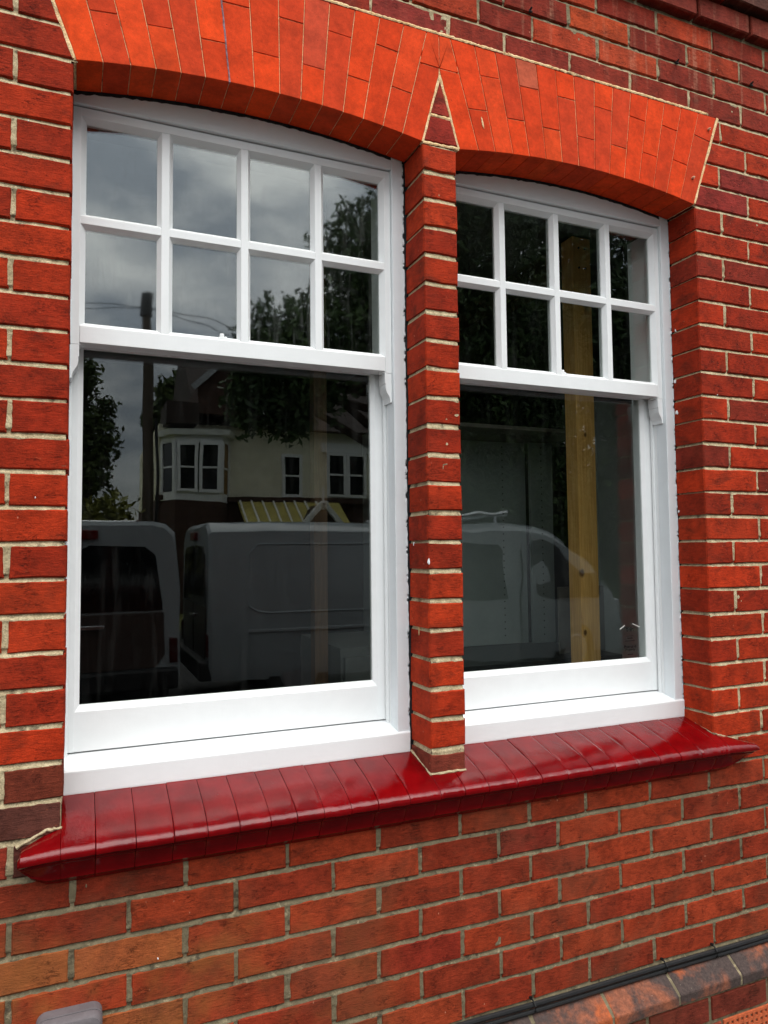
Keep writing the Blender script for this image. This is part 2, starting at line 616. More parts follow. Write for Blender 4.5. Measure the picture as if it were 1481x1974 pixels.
def clip(poly, a, b, c):            # keep a*x+b*z<=c
    out = []
    for i in range(len(poly)):
        p, q = poly[i], poly[(i + 1) % len(poly)]
        dp, dq = a * p[0] + b * p[1] - c, a * q[0] + b * q[1] - c
        if dp <= 0: out.append(p)
        if (dp < 0 < dq) or (dq < 0 < dp):
            s = dp / (dp - dq)
            out.append((p[0] + (q[0] - p[0]) * s, p[1] + (q[1] - p[1]) * s))
    return out


def inset(poly, d):
    n = len(poly)
    area = sum(poly[i][0] * poly[(i + 1) % n][1] - poly[(i + 1) % n][0] * poly[i][1] for i in range(n))
    if area < 0: poly = poly[::-1]
    out = []
    for i in range(n):
        p0, p1, p2 = (Vector(poly[(i + k) % n]) for k in (-1, 0, 1))
        e1, e2 = (p1 - p0).normalized(), (p2 - p1).normalized()
        n1_, n2_ = Vector((-e1.y, e1.x)), Vector((-e2.y, e2.x))
        s = n1_ + n2_
        den = max(.35, 1 + n1_.dot(n2_))
        out.append(tuple(p1 + s * (d / den)))
    return out


def prism(poly, y0, y1, bev=.0011):
    f = inset(poly, bev)
    if sum(poly[i][0] * poly[(i + 1) % len(poly)][1] - poly[(i + 1) % len(poly)][0] * poly[i][1] for i in range(len(poly))) < 0:
        poly = poly[::-1]
    m = MB()
    m.loft([[(x, y0, z) for x, z in f], [(x, y0 + bev, z) for x, z in poly], [(x, y1, z) for x, z in poly]])
    return m


brick_cache = {}


def brick_mesh(w, h, d, var, name='brick', jit=.0010, bev=.0026):
    """front centre at origin, face looking to -y, rough arrises"""
    key = (round(w, 3), round(h, 3), round(d, 3), var, name)
    if key in brick_cache:
        return brick_cache[key]
    r = random.Random(hash(key[:4]) & 0xffff)
    nseg = 4 if w > .15 else 2
    xs = [-w / 2 + w * i / nseg for i in range(nseg + 1)]
    pts = [(x, -h / 2) for x in xs] + [(x, h / 2) for x in reversed(xs)]
    jt = lambda a: r.uniform(-a, a)
    outer = [(x + jt(jit), z + jt(jit)) for x, z in pts]
    n = len(outer)
    A = [(x, bev + .0015, z) for x, z in outer]
    Bk = [(x, d, z) for x, z in outer]
    I = []
    for x, z in outer:
        b = bev * r.uniform(.7, 1.6)
        I.append((x - math.copysign(b, x), jt(.0004), z - math.copysign(b, z)))
    vs = I + A + Bk
    fs = [tuple(range(n))]
    for i in range(n):
        j = (i + 1) % n
        fs.append((i, n + i, n + j, j))
        fs.append((n + i, 2 * n + i, 2 * n + j, n + j))
    me = bpy.data.meshes.new(name)
    me.from_pydata(vs, [], fs)
    bm = bmesh.new(); bm.from_mesh(me)
    bmesh.ops.recalc_face_normals(bm, faces=bm.faces)
    bm.to_mesh(me); bm.free()
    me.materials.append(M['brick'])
    brick_cache[key] = me
    return me


def vary(c, s=.085):
    k = 1 + random.uniform(-s, s)
    g = 1 + random.uniform(-s, s) * .7
    return (c[0] * k, c[1] * k * g, c[2] * k * g, 1)


JAMB = [lin(160, 46, 19), lin(174, 52, 21), lin(148, 41, 18), lin(166, 49, 20), lin(146, 41, 19)]
LOW = [lin(142, 53, 29), lin(152, 59, 32), lin(134, 48, 27), lin(134, 48, 27), lin(150, 56, 29)]
UP = [lin(142, 48, 30), lin(160, 57, 30), lin(130, 43, 29), lin(138, 46, 30)]
DARK = [lin(136, 44, 28), lin(142, 47, 30), lin(126, 41, 27)]
C_ = .075
COUNT = {'brick': 0}
extra = MB()


def put_brick(x0, x1, k, col, parent=None, y=0.0, h=None, d=.113, gap=None, z0=None, name='brick'):
    """brick of course k between joint centres x0..x1"""
    zc = (z0 if z0 is not None else k * C_ + C_ / 2)
    h = h or (.0672 if k >= 0 else .0662)
    gap = gap or (.0076 if k >= 0 else .0088)
    w = x1 - x0 - gap
    if w < .012:
        return None
    xc = (x0 + x1) / 2
    if not in_frame(x0, x1, zc - .035, zc + .035):
        b = len(extra.v)
        extra.box(xc - w / 2, xc + w / 2, y, y + d, zc - h / 2, zc + h / 2)
        return None
    me = brick_mesh(w, h, d, random.randrange(5))
    o = link(name, me, parent or wall)
    o.location = (xc + random.uniform(-.0012, .0012), y + random.uniform(-.0012, .0006), zc + random.uniform(-.0012, .0012))
    o.rotation_euler = (random.uniform(-.006, .006), random.uniform(-.005, .005), random.uniform(-.004, .004))
    o.color = vary(col)
    wl(o)
    COUNT['brick'] += 1
    return o


def joints(base, lo, hi, step=.2275):
    j = list(base)
    while j[0] > lo: j.insert(0, j[0] - step)
    while j[-1] < hi: j.append(j[-1] + step)
    return j


JE = joints([-.095, .131, .357, .585, .812, 1.039, 1.2265, 1.432, 1.665, 1.894, 2.12], -1.9, 4.4)
JO = joints([.020, .247, .474, .700, .927, 1.1348, 1.318, 1.545, 1.773, 2.000], -1.9, 4.4)
UE = joints([-.092, .1355, .363, .5905, .818, 1.0226, 1.2014, 1.4306, 1.6622, 1.8945, 2.1255], -1.9, 4.4)
UO = joints([.020, .2475, .475, .7025, .9286, 1.1046, 1.3262, 1.5501, 1.7839, 2.0104], -1.9, 4.4)


def ppick(pal, dark=.1):
    return random.choice(DARK) if random.random() < dark else random.choice(pal)


# below the sill
for k in range(-9, -2):
    js = JE if k % 2 == 0 else JO
    for a, b in zip(js[:-1], js[1:]):
        j0 = random.uniform(-.002, .002)
        c = ppick(LOW, .04)
        if k == -4 and abs(a - 1.039) < .01: c = lin(130, 43, 30)
        if k in (-5, -7) and b < .3: c = lin(158, 84, 46)
        if k == -3 and b < 1.6: c = tuple(v * .85 for v in c[:3]) + (1,)  # shadow of the sill put into the colour of this course
        put_brick(a, b, k, c)
# sill courses left and right of the sill
for k in (-2, -1):
    js = JE if k % 2 == 0 else JO
    for a, b in zip(js[:-1], js[1:]):
        if b < .06:
            put_brick(a, min(b, .002), k, lin(84, 46, 38) if k == -1 else lin(140, 52, 36))
        elif a < 0:
            put_brick(a, .002, k, lin(84, 46, 38))
        if a > 1.7:
            put_brick(max(a, 1.7905), b, k, ppick(JAMB, .1))
        elif b > 1.83 and a > 1.5:
            put_brick(1.7905, b, k, lin(128, 46, 30))
put_brick(-.215, .002, -1, lin(80, 45, 38)) if False else None
# jambs
for k in range(0, 21):
    ev = k % 2 == 0
    x = -.112 if ev else -.225
    put_brick(x, .005, k, lin(112, 50, 34) if k == 0 else ppick(JAMB, .08))
    while x > -1.8:
        put_brick(x - .2275, x, k, ppick(JAMB, .08)); x -= .2275
    x = 1.908 if ev else 2.021
    c = ppick(JAMB, .08)
    put_brick(1.791, x, k, c)
    while x < 4.2:
        put_brick(x, x + .2275, k, ppick(JAMB, .1)); x += .2275
# beside the arch: bricks cut to the line of the skewback
def cut_brick(x0, x1, k, side, col):
    zc = k * C_ + C_ / 2
    poly = [(x0 + .0042, zc - .0333), (x1 - .0042, zc - .0333), (x1 - .0042, zc + .0333), (x0 + .0042, zc + .0333)]
    if side > 0:
        m_ = (1.8988 - 1.7902) / .2965
        poly = clip(poly, -1, m_, m_ * 1.586 - 1.7902 - .0085)
    else:
        m_ = (-.1068 - .0071) / .2995
        poly = clip(poly, 1, -m_, -m_ * 1.583 + .0071 - .0085)
    if len(poly) < 3 or max(p[0] for p in poly) - min(p[0] for p in poly) < .01: return
    o = prism(poly, random.uniform(-.001, .0006), .113, .0026).build('brick', M['brick'], wall)
    o.color = vary(col)
    wl(o)


for k in range(21, 25):
    edge = {21: -.2325, 22: -.112, 23: -.240, 24: -.125}[k] - (0 if k % 2 else .0)
    cut_brick(edge, .06, k, -1, ppick(JAMB, .1))
    x = edge
    while x > -1.8:
        put_brick(x - .2275, x, k, ppick(JAMB, .08)); x -= .2275
    x = {21: 2.0278, 22: 1.9035, 23: 2.0239, 24: 1.9161}[k]
    cut_brick(1.70, x, k, 1, {21: lin(140, 46, 38), 22: lin(184, 54, 24), 23: lin(176, 54, 28), 24: lin(158, 48, 28)}[k])
    x2 = x + .2275
    put_brick(x, x2, k, lin(138, 46, 38) if k == 22 else ppick(JAMB, .15)); x = x2
    while x < 4.2:
        put_brick(x, x + .2275, k, ppick(JAMB, .15)); x += .2275
# above the arch
for k in range(25, 29):
    js = UE if k % 2 == 0 else UO
    for a, b in zip(js[:-1], js[1:]):
        c = ppick(UP, .08)
        if k == 25:
            if abs(a - .9286) < .02: c = lin(138, 46, 32)
            elif abs(a - 1.1046) < .02: c = lin(134, 44, 32)
            elif abs(a - 1.3262) < .02: c = lin(136, 46, 31)
            elif abs(a - .7025) < .02: c = lin(136, 50, 42)
        if k == 26 and 1.15 < a < 1.5: c = lin(178, 66, 36)
        if k == 27 and abs(a - 1.3203) < .03: c = lin(184, 70, 34)
        put_brick(a, b, k, c)

# two oversailing courses of the string course at the top right
string_course = empty('string_course', (0, 0, 0), wall)
wl(string_course)
for k, y, col in ((29, -.026, lin(128, 52, 40)), (30, -.052, lin(82, 48, 40)), (31, -.052, lin(72, 44, 38))):
    x = 1.8111 - .0 if k % 2 else 1.8111 + .11
    while x > -1.8: x -= .2275
    while x < 4.2:
        zc = k * C_ + C_ / 2 + .004
        o = None
        if in_frame(x, x + .2275, zc - .04, zc + .04, y, 0):
            o = link('brick', brick_mesh(.2185, .066, .113 - y, random.randrange(4)), string_course)
            o.location = (x + .11375, y + random.uniform(-.001, .001), zc)
            o.color = vary(col)
        else:
            extra.box(x + .0045, x + .223, y, .113, zc - .033, zc + .033)
        x += .2275
eo = extra.build('brick_field', M['brick'], wall)
eo['kind'] = 'stuff'
eo.color = JAMB[0]
wl(eo)


# ---- mortar: one displaced sheet, slopped unevenly between the bricks
def value_noise(u, v, cell, seed):
    r = np.random.default_rng(seed)
    g = r.random((512, 512))
    a, b = u / cell, v / cell
    i, j = np.floor(a).astype(int), np.floor(b).astype(int)
    fa, fb = a - i, b - j
    fa, fb = fa * fa * (3 - 2 * fa), fb * fb * (3 - 2 * fb)
    G = lambda x, y: g[x % 512, y % 512]
    return (G(i, j) * (1 - fa) + G(i + 1, j) * fa) * (1 - fb) + (G(i, j + 1) * (1 - fa) + G(i + 1, j + 1) * fa) * fb


mort_v, mort_f = [], []


def mortar_sheet(o, u, v, nrm, lu, lv, cell=.006, base=0.0, amp=1.0, seed=3):
    o, u, v, nrm = (np.array(q, float) for q in (o, u, v, nrm))
    nu, nv = max(2, int(lu / cell)), max(2, int(lv / .0025))
    U, V = np.meshgrid(np.linspace(0, lu, nu + 1), np.linspace(0, lv, nv + 1))
    Pw = o + U[..., None] * u + V[..., None] * v
    s, t = Pw[..., 0] + Pw[..., 1] + 50, Pw[..., 2] + 50
    h = (value_noise(s, t, .013, seed) - .5) * .0028 + (value_noise(s, t, .045, seed + 1) - .5) * .0018 + (value_noise(s, t, .16, seed + 2) - .5) * .0010
    zz = Pw[..., 2]
    ph = (zz + .0375) % .075 - .0375            # struck joints: set back under the upper brick, flush on the lower one
    h = h - np.clip((ph + .0035) / .006, 0, 1) * (np.abs(ph) < .012) * .0038 * (.55 + .9 * value_noise(s, t * .2, .09, seed + 7))
    h = h + np.clip((-ph - .001) / .003, 0, 1) * (np.abs(ph) < .009) * .0009
    Pw = Pw + (h * amp + base)[..., None] * nrm
    b = len(mort_v)
    mort_v.extend(map(tuple, Pw.reshape(-1, 3)))
    w = nu + 1
    I, J = np.meshgrid(np.arange(nu), np.arange(nv))
    q = (b + J * w + I).ravel()
    mort_f.extend(zip(q, q + 1, q + w + 1, q + w))


Y_ = .0025
ex, ez, ny = (1, 0, 0), (0, 0, 1), (0, -1, 0)
mortar_sheet((-.35, Y_, -.165), ex, ez, ny, .3465, 1.74)
mortar_sheet((1.7985, Y_, -.165), ex, ez, ny, .62, 1.74)
mortar_sheet((-.35, Y_, -.76), ex, ez, ny, 2.77, .6)
mortar_sheet((-.35, Y_, 1.8835), ex, ez, ny, 2.77, .33)
mortar_sheet((-.35, Y_, 1.575), ex, ez, ny, .36, .3085)
mortar_sheet((1.788, Y_, 1.575), ex, ez, ny, .62, .3085)
# pier: front and both sides; jamb reveals
mortar_sheet((.8490, Y_ - .0003, -.065), ex, ez, ny, .0920, 1.638, amp=.8)
mortar_sheet((.8490, Y_, -.065), (0, 1, 0), ez, (-1, 0, 0), .11, 1.638, amp=.6)
mortar_sheet((.9410, Y_, -.065), (0, 1, 0), ez, (1, 0, 0), .11, 1.638, amp=.6)
mortar_sheet((1.7990, Y_, -.065), (0, 1, 0), ez, (-1, 0, 0), .11, 1.643)
mortar_sheet((-.0030, Y_, -.065), (0, 1, 0), ez, (1, 0, 0), .11, 1.643)
me = bpy.data.meshes.new('mortar')
me.from_pydata(mort_v, [], mort_f)
me.polygons.foreach_set('use_smooth', [True] * len(mort_f))
mo = link('mortar', me, wall, M['mortar'])
wl(mo)
# plain mortar beyond the picture and the masonry behind the face
core = MB()
core.box(-1.8, -.352, .004, .113, -.76, 2.5)
core.box(2.42, 4.2, .004, .113, -.76, 2.5)
core.box(-.352, 2.42, .02, .113, 1.90, 2.5)
core.box(-.352, 2.42, .02, .113, -.76, -.18)
core.box(-1.8, 4.2, .1135, .30, -1.1, -.05)
core.box(-1.8, -.045, .1135, .30, -.05, 1.64)
core.box(1.845, 4.2, .1135, .30, -.05, 1.64)
core.box(-1.8, 4.2, .1135, .30, 1.64, 2.9)
core.box(.853, .905, .1135, .27, -.05, 1.64)
wl(core.build('wall_core', M['seal'], wall))

# ---- pier of headers between the windows
pier = empty('brick_pier', (0, 0, 0), wall)
wl(pier)
for k in range(-1, 21):
    col = ppick(JAMB, .12)
    if k == -1: col = lin(128, 56, 42)
    zc = k * C_ + C_ / 2
    h = .0655
    if k == -1:
        zc, h = -.033, .046
    o = link('brick', brick_mesh(.1005, h, .112, random.randrange(5), jit=.0013), pier)
    o.location = (.8452 + .0505 - .001 * (k < 4) + random.uniform(-.0015, .0015), random.uniform(-.002, .001), zc + random.uniform(-.001, .001))
    o.rotation_euler = (0, random.uniform(-.012, .012), random.uniform(-.012, .012))
    o.color = vary(col)

# ------------------------------------------------------------------ flat gauged arch
arch = empty('gauged_arch', (0, 0, 0), wall)
arch['label'] = 'bright orange red cambered arch of tightly jointed rubbed bricks'
wl(arch)


def zs(x):
    xc, hw = (.4225, .4225) if x < .9 else (1.371, .425)
    return 1.576 + .036 * (1 - ((x - xc) / hw) ** 2)


ZT = 1.8825
JL = [(.0071, -.1068), (.062, -.0189), (.12, .0458), (.1741, .1137), (.2295, .1789), (.2845, .2471), (.3401, .3129), (.3997, .3839),
      (.4615, .4584), (.5144, .5259), (.5692, .5913), (.6242, .6591), (.6786, .7276), (.7327, .7961), (.7879, .8626)]
JR = [(1.0159, .9323), (1.069, 1.007), (1.1266, 1.0726), (1.1806, 1.139), (1.236, 1.2076), (1.2926, 1.2742), (1.351, 1.3393), (1.4077, 1.4142),
      (1.4614, 1.4835), (1.5169, 1.5517), (1.5718, 1.6183), (1.6282, 1.6841), (1.6805, 1.7525), (1.7351, 1.8239), (1.7902, 1.8988)]
APEX = (.8995, 1.7680)
KC = .8985


ARC = [lin(220, 68, 24), lin(226, 74, 27), lin(214, 65, 24), lin(208, 64, 26), lin(218, 72, 30), lin(200, 64, 31)]


def voussoir(poly, zc, slope, darkcol=None):
    """two bricks of one arch column, split at height zc"""
    xm = sum(p[0] for p in poly) / len(poly)
    for s in (1, -1):
        pl = clip(poly, -slope * s, s, s * (zc - slope * xm))
        if len(pl) < 3: continue
        pl = inset(pl, .0010)
        o = prism(pl, random.uniform(-.0014, -.0004), .113).build('arch_brick', M['arch'], arch)
        o.color = vary(darkcol if (darkcol and s == -1) else random.choice(ARC), .06)


def column(b0, t0, b1, t1, i, apexside=0):
    xm = (b0 + b1) / 2
    pts = [(b0, zs(b0)), ((b0 + b1) / 2, zs((b0 + b1) / 2) - .0), (b1, zs(b1))]
    pts += [(t1, ZT), (t0, ZT)]
    lean = ((t0 + t1) / 2 - xm) / .29
    return pts, -lean * .9


for i in range(len(JL) - 1):
    (b0, t0), (b1, t1) = JL[i], JL[i + 1]
    pl, sl = column(b0, t0, b1, t1, i)
    voussoir(pl, 1.702 if i % 2 else 1.806, sl * -1 * .6 if False else -sl * -1 * .5, lin(196, 72, 46) if i in (9,) else None)
for i in range(len(JR) - 1):
    (b0, t0), (b1, t1) = JR[i], JR[i + 1]
    pl, sl = column(b0, t0, b1, t1, i)
    voussoir(pl, 1.806 if i % 2 else 1.702, sl * .5, lin(186, 86, 60) if i == 3 else None)
# the two columns that meet over the pier
pl = [(.7879, zs(.7879)), (.8440, zs(.8440)), (APEX[0] - .003, APEX[1]), (KC, 1.79), (KC, ZT), (.8626, ZT)]
voussoir(pl, 1.79, -.02)
pl = [(1.0159, zs(1.0159)), (.9323, ZT), (KC, ZT), (KC, 1.79), (APEX[0] + .003, APEX[1]), (.9555, zs(.9555))]
voussoir(pl, 1.79, .02)
# mortar behind the arch
am = MB()
for lo, hi in ((0.002, .8447), (.9535, 1.794)):
    xs = np.linspace(lo, hi, 25)
    ring = lambda y: [(x, y, zs(x) + .0028) for x in xs] + [(hi + (.1 if hi > 1 else 0), y, ZT - .0), (lo - (.1 if lo < .5 else 0), y, ZT)]
    am.loft([ring(.0016), ring(.1125)])
am.box(.8495, .9495, .0016, .1125, 1.585, ZT)
am.build('arch_joints', M['archmortar'], arch)['kind'] = 'stuff'
# thick pale joint at each skewback and around the springer wedge
sk = MB()


def strip(p, q, w, y0=-.0006, y1=.02):
    p, q = Vector((p[0], 0, p[1])), Vector((q[0], 0, q[1]))
    n = 14
    rings = []
    t = (q - p).normalized()
    s = Vector((-t.z, 0, t.x))
    for i in range(n + 1):
        c = p.lerp(q, i / n)
        ww = w * random.uniform(.7, 1.2) / 2
        off = random.uniform(-.0006, .0006)
        yy = y0 + random.uniform(-.0006, .0008)
        rings.append([tuple(c + s * (off - ww) + Vector((0, yy + .001, 0))), tuple(c + s * off + Vector((0, yy, 0))), tuple(c + s * (off + ww) + Vector((0, yy + .001, 0))), tuple(c + Vector((0, y1, 0)))])
    sk.loft(rings)


strip((1.7945, 1.583), (1.9045, ZT), .0085)
strip((.003, 1.583), (-.1115, ZT), .0085)
strip((.8465, 1.578), (APEX[0], APEX[1] + .004), .0075)
strip((.9545, 1.580), (APEX[0], APEX[1] + .004), .0075)
strip((.866, 1.6565), (.931, 1.6565), .0075)
strip((.8465, 1.5775), (.9545, 1.5795), .007)
for i in range(21):
    strip((-.1 + i * .0935, ZT + .0035), (-.1 + (i + 1) * .0935, ZT + .0035), .0075, -.0026)
sk.build('pointing', M['archmortar'], arch)['kind'] = 'stuff'
# springer wedge bricks
o = prism([(.851, 1.583), (.9500, 1.585), (.9298, 1.6525), (.8676, 1.6525)], -.0005, .113, .002).build('brick', M['brick'], arch); o.color = lin(150, 46, 34)
o = prism([(.8688, 1.6605), (.9282, 1.6605), (.9005, 1.752), (.8983, 1.752)], -.0005, .113, .002).build('brick', M['brick'], arch); o.color = lin(156, 52, 40)
# grey-violet sealant in one joint of the left arch
pm = sk
sk = MB()
strip((.3401, zs(.3401)), (.3129, ZT), .0042, -.0022, .01)
sk.build('sealant_line', m_plain('sealant', lin(128, 104, 112), .6, 120, .5, .4), arch)

# dabs of white paint and lime left on the brickwork
def dab(c, u, v, n, ru, rv, name='paint_dab', par=None):
    c, u, v, n = Vector(c), Vector(u), Vector(v), Vector(n)
    m = MB()
    k = 9
    ring = lambda s, h: [tuple(c + u * math.cos(a) * ru * s * q + v * math.sin(a) * rv * s * q + n * h) for a, q in zip(np.linspace(0, 2 * math.pi, k, endpoint=False), qs)]
    qs = [random.uniform(.7, 1.25) for _ in range(k)]
    m.loft([ring(1, -.003), ring(1, .0009), ring(.6, .0016)], True, True)
    o = m.build(name, M['archmortar'] if ru < .0027 and rv > .015 else M['white'], wall)
    wl(o)


EX, EZ, NY = (1, 0, 0), (0, 0, 1), (0, -1, 0)
dab((1.028, -.0012, 1.669), (.93, 0, .36), (-.25, 0, .97), NY, .0026, .018)
dab((.8465, -.0006, .474), EX, EZ, NY, .0032, .008)
for y, z, a, b in ((.106, 1.041, .004, .006), (.103, .939, .005, .007), (.097, 1.205, .0025, .005), (.108, .62, .003, .004)):
    dab((1.7955, y, z), (0, 1, 0), EZ, (-1, 0, 0), a, b)
for y, z, a, b in ((.06, .30, .0012, .016), (.085, .52, .0016, .006)):
    dab((.8452, y, z), (0, 1, 0), EZ, (-1, 0, 0), a, b)
for x, z in ((-.06, .62), (-.085, 1.42), (.19, -.36), (1.86, .98)):
    dab((x, -.0008, z), EX, EZ, NY, random.uniform(.0010, .0016), random.uniform(.0015, .003))

# ------------------------------------------------------------------ sill
sill = empty('window_sill', (0, 0, -.1))
tag(sill, 'long sill of tiles under both windows, painted glossy dark red', 'window sill')
SO = Vector((0, 0, .1))
PROF = [(.112, -.0275), (.05, -.0435), (0, -.0585), (-.026, -.0690), (-.0455, -.0800), (-.0520, -.0840), (-.0565, -.0895), (-.0580, -.0960), (-.0560, -.1022), (-.0500, -.1065), (-.042, -.1078),
        (-.0400, -.114), (-.034, -.118), (-.027, -.134), (-.0185, -.147), (-.018, -.1535), (-.008, -.160), (-.003, -.1665), (.03, -.1665), (.112, -.075)]
TJ = [-.003, .0629, .1404, .2165, .2858, .3540, .4223, .4824, .5462, .6119, .6797, .7606, .8440, .9108, .9788, 1.0628, 1.1378, 1.2193, 1.2994,
      1.3777, 1.4539, 1.5324, 1.6086, 1.6869, 1.7677, 1.801]
for i in range(len(TJ) - 1):
    a, b = TJ[i] + .0004, TJ[i + 1] - .0004
    dz = random.uniform(-.0005, .0005)
    dy = random.uniform(-.0006, .0006)
    tl = random.uniform(-.0003, .0003)
    e = .0010
    rings = []
    cx_, cz_ = .02, -.09
    mids = [(a + e + (b - a - 2 * e) * q, 0) for q in (.14, .3, .46, .62, .78, .9)]
    for x, sh in [(a, 1), (a + e * .4, .35), (a + e, 0)] + mids + [(b - e, 0), (b - e * .4, .35), (b, 1)]:
        j1, j2 = random.uniform(-.0006, .0006), random.uniform(-.0005, .0005)
        if random.random() < .10: j1 -= .0012
        rings.append([(x, y + dy + (j1 if -.11 < z and y < -.045 else 0) + sh * .0008 * (1 if y < .02 else 0), z + dz + (j2 if -.11 < z and y < -.02 else 0) + tl * (x - a) / (b - a) * 2 - sh * .0009 * (1 if z > -.1 else -.6)) for y, z in PROF])
    mb = MB().loft(rings, True, True)
    o = mb.build('sill_tile', M['sill'], sill)
    o.location += SO
# end pieces that taper into the wall
for side in (-1, 1):
    xs = (-.0028, -.028, -.056, -.074, -.079) if side < 0 else (1.8008, 1.836, 1.876, 1.908, 1.922)
    rings = []
    for i, x in enumerate(xs):
        f = (0, .25, .62, .93, 1)[i]
        rr = []
        for y, z in PROF:
            yy = min(y, .02)
            if z > -.1 and y > -.05:          # the top falls towards the end
                zz = z - f * .030 * max(0, (y + .05) / .05 if y < 0 else 1)
                if y > .02: zz = -.0585 - f * .028 - .001 * y * 100
            else:
                zz = z
            if z < -.119:                       # the mould returns before the nosing ends
                zz = z + (f ** 2) * (-.1185 - z) * .96
            if i == 4:
                zz = zz + (-.106 - zz) * .35
                yy = yy + .004
            rr.append((x, yy, zz - .004 * f))
        rings.append(rr)
    o = MB().loft(rings, True, True).build('sill_end', M['sill'], sill, .0)
    o.location += SO
# drips and hard edges of old paint where the sill meets the pier are in the mortar bead
bead = MB()


def beadline(pts, r):
    P2 = []
    for p, q in zip(pts[:-1], pts[1:]):
        for s in np.linspace(0, 1, 9)[:-1]:
            P2.append(tuple(np.array(p) * (1 - s) + np.array(q) * s + rng.uniform(-.0012, .0012, 3)))
    P2.append(pts[-1])
    bead.tube(P2, [r * random.uniform(.7, 1.35) for _ in P2], 6)


beadline([(.8445, .112, -.026), (.8445, .0, -.0575), (.9435, -.001, -.0575)], .0034)
beadline([(1.798, .112, -.026), (1.798, 0, -.0575), (1.85, -.001, -.0735), (1.9, -.001, -.0895)], .003)
beadline([(0.0, -.001, -.0575), (-.03, -.001, -.0585), (-.084, -.001, -.085)], .003)
wl(bead.build('mortar_bead', M['mortar'], wall))


# ------------------------------------------------------------------ sash windows
def profile_bar(mb, p0, p1, across, prof):
    """prof: list of (a, y): a along 'across', y world depth"""
    p0, p1, ac = Vector(p0), Vector(p1), Vector(across)
    mb.loft([[tuple(p + ac * a + Vector((0, y, 0))) for a, y in prof] for p in (p0, p1)])
    return mb


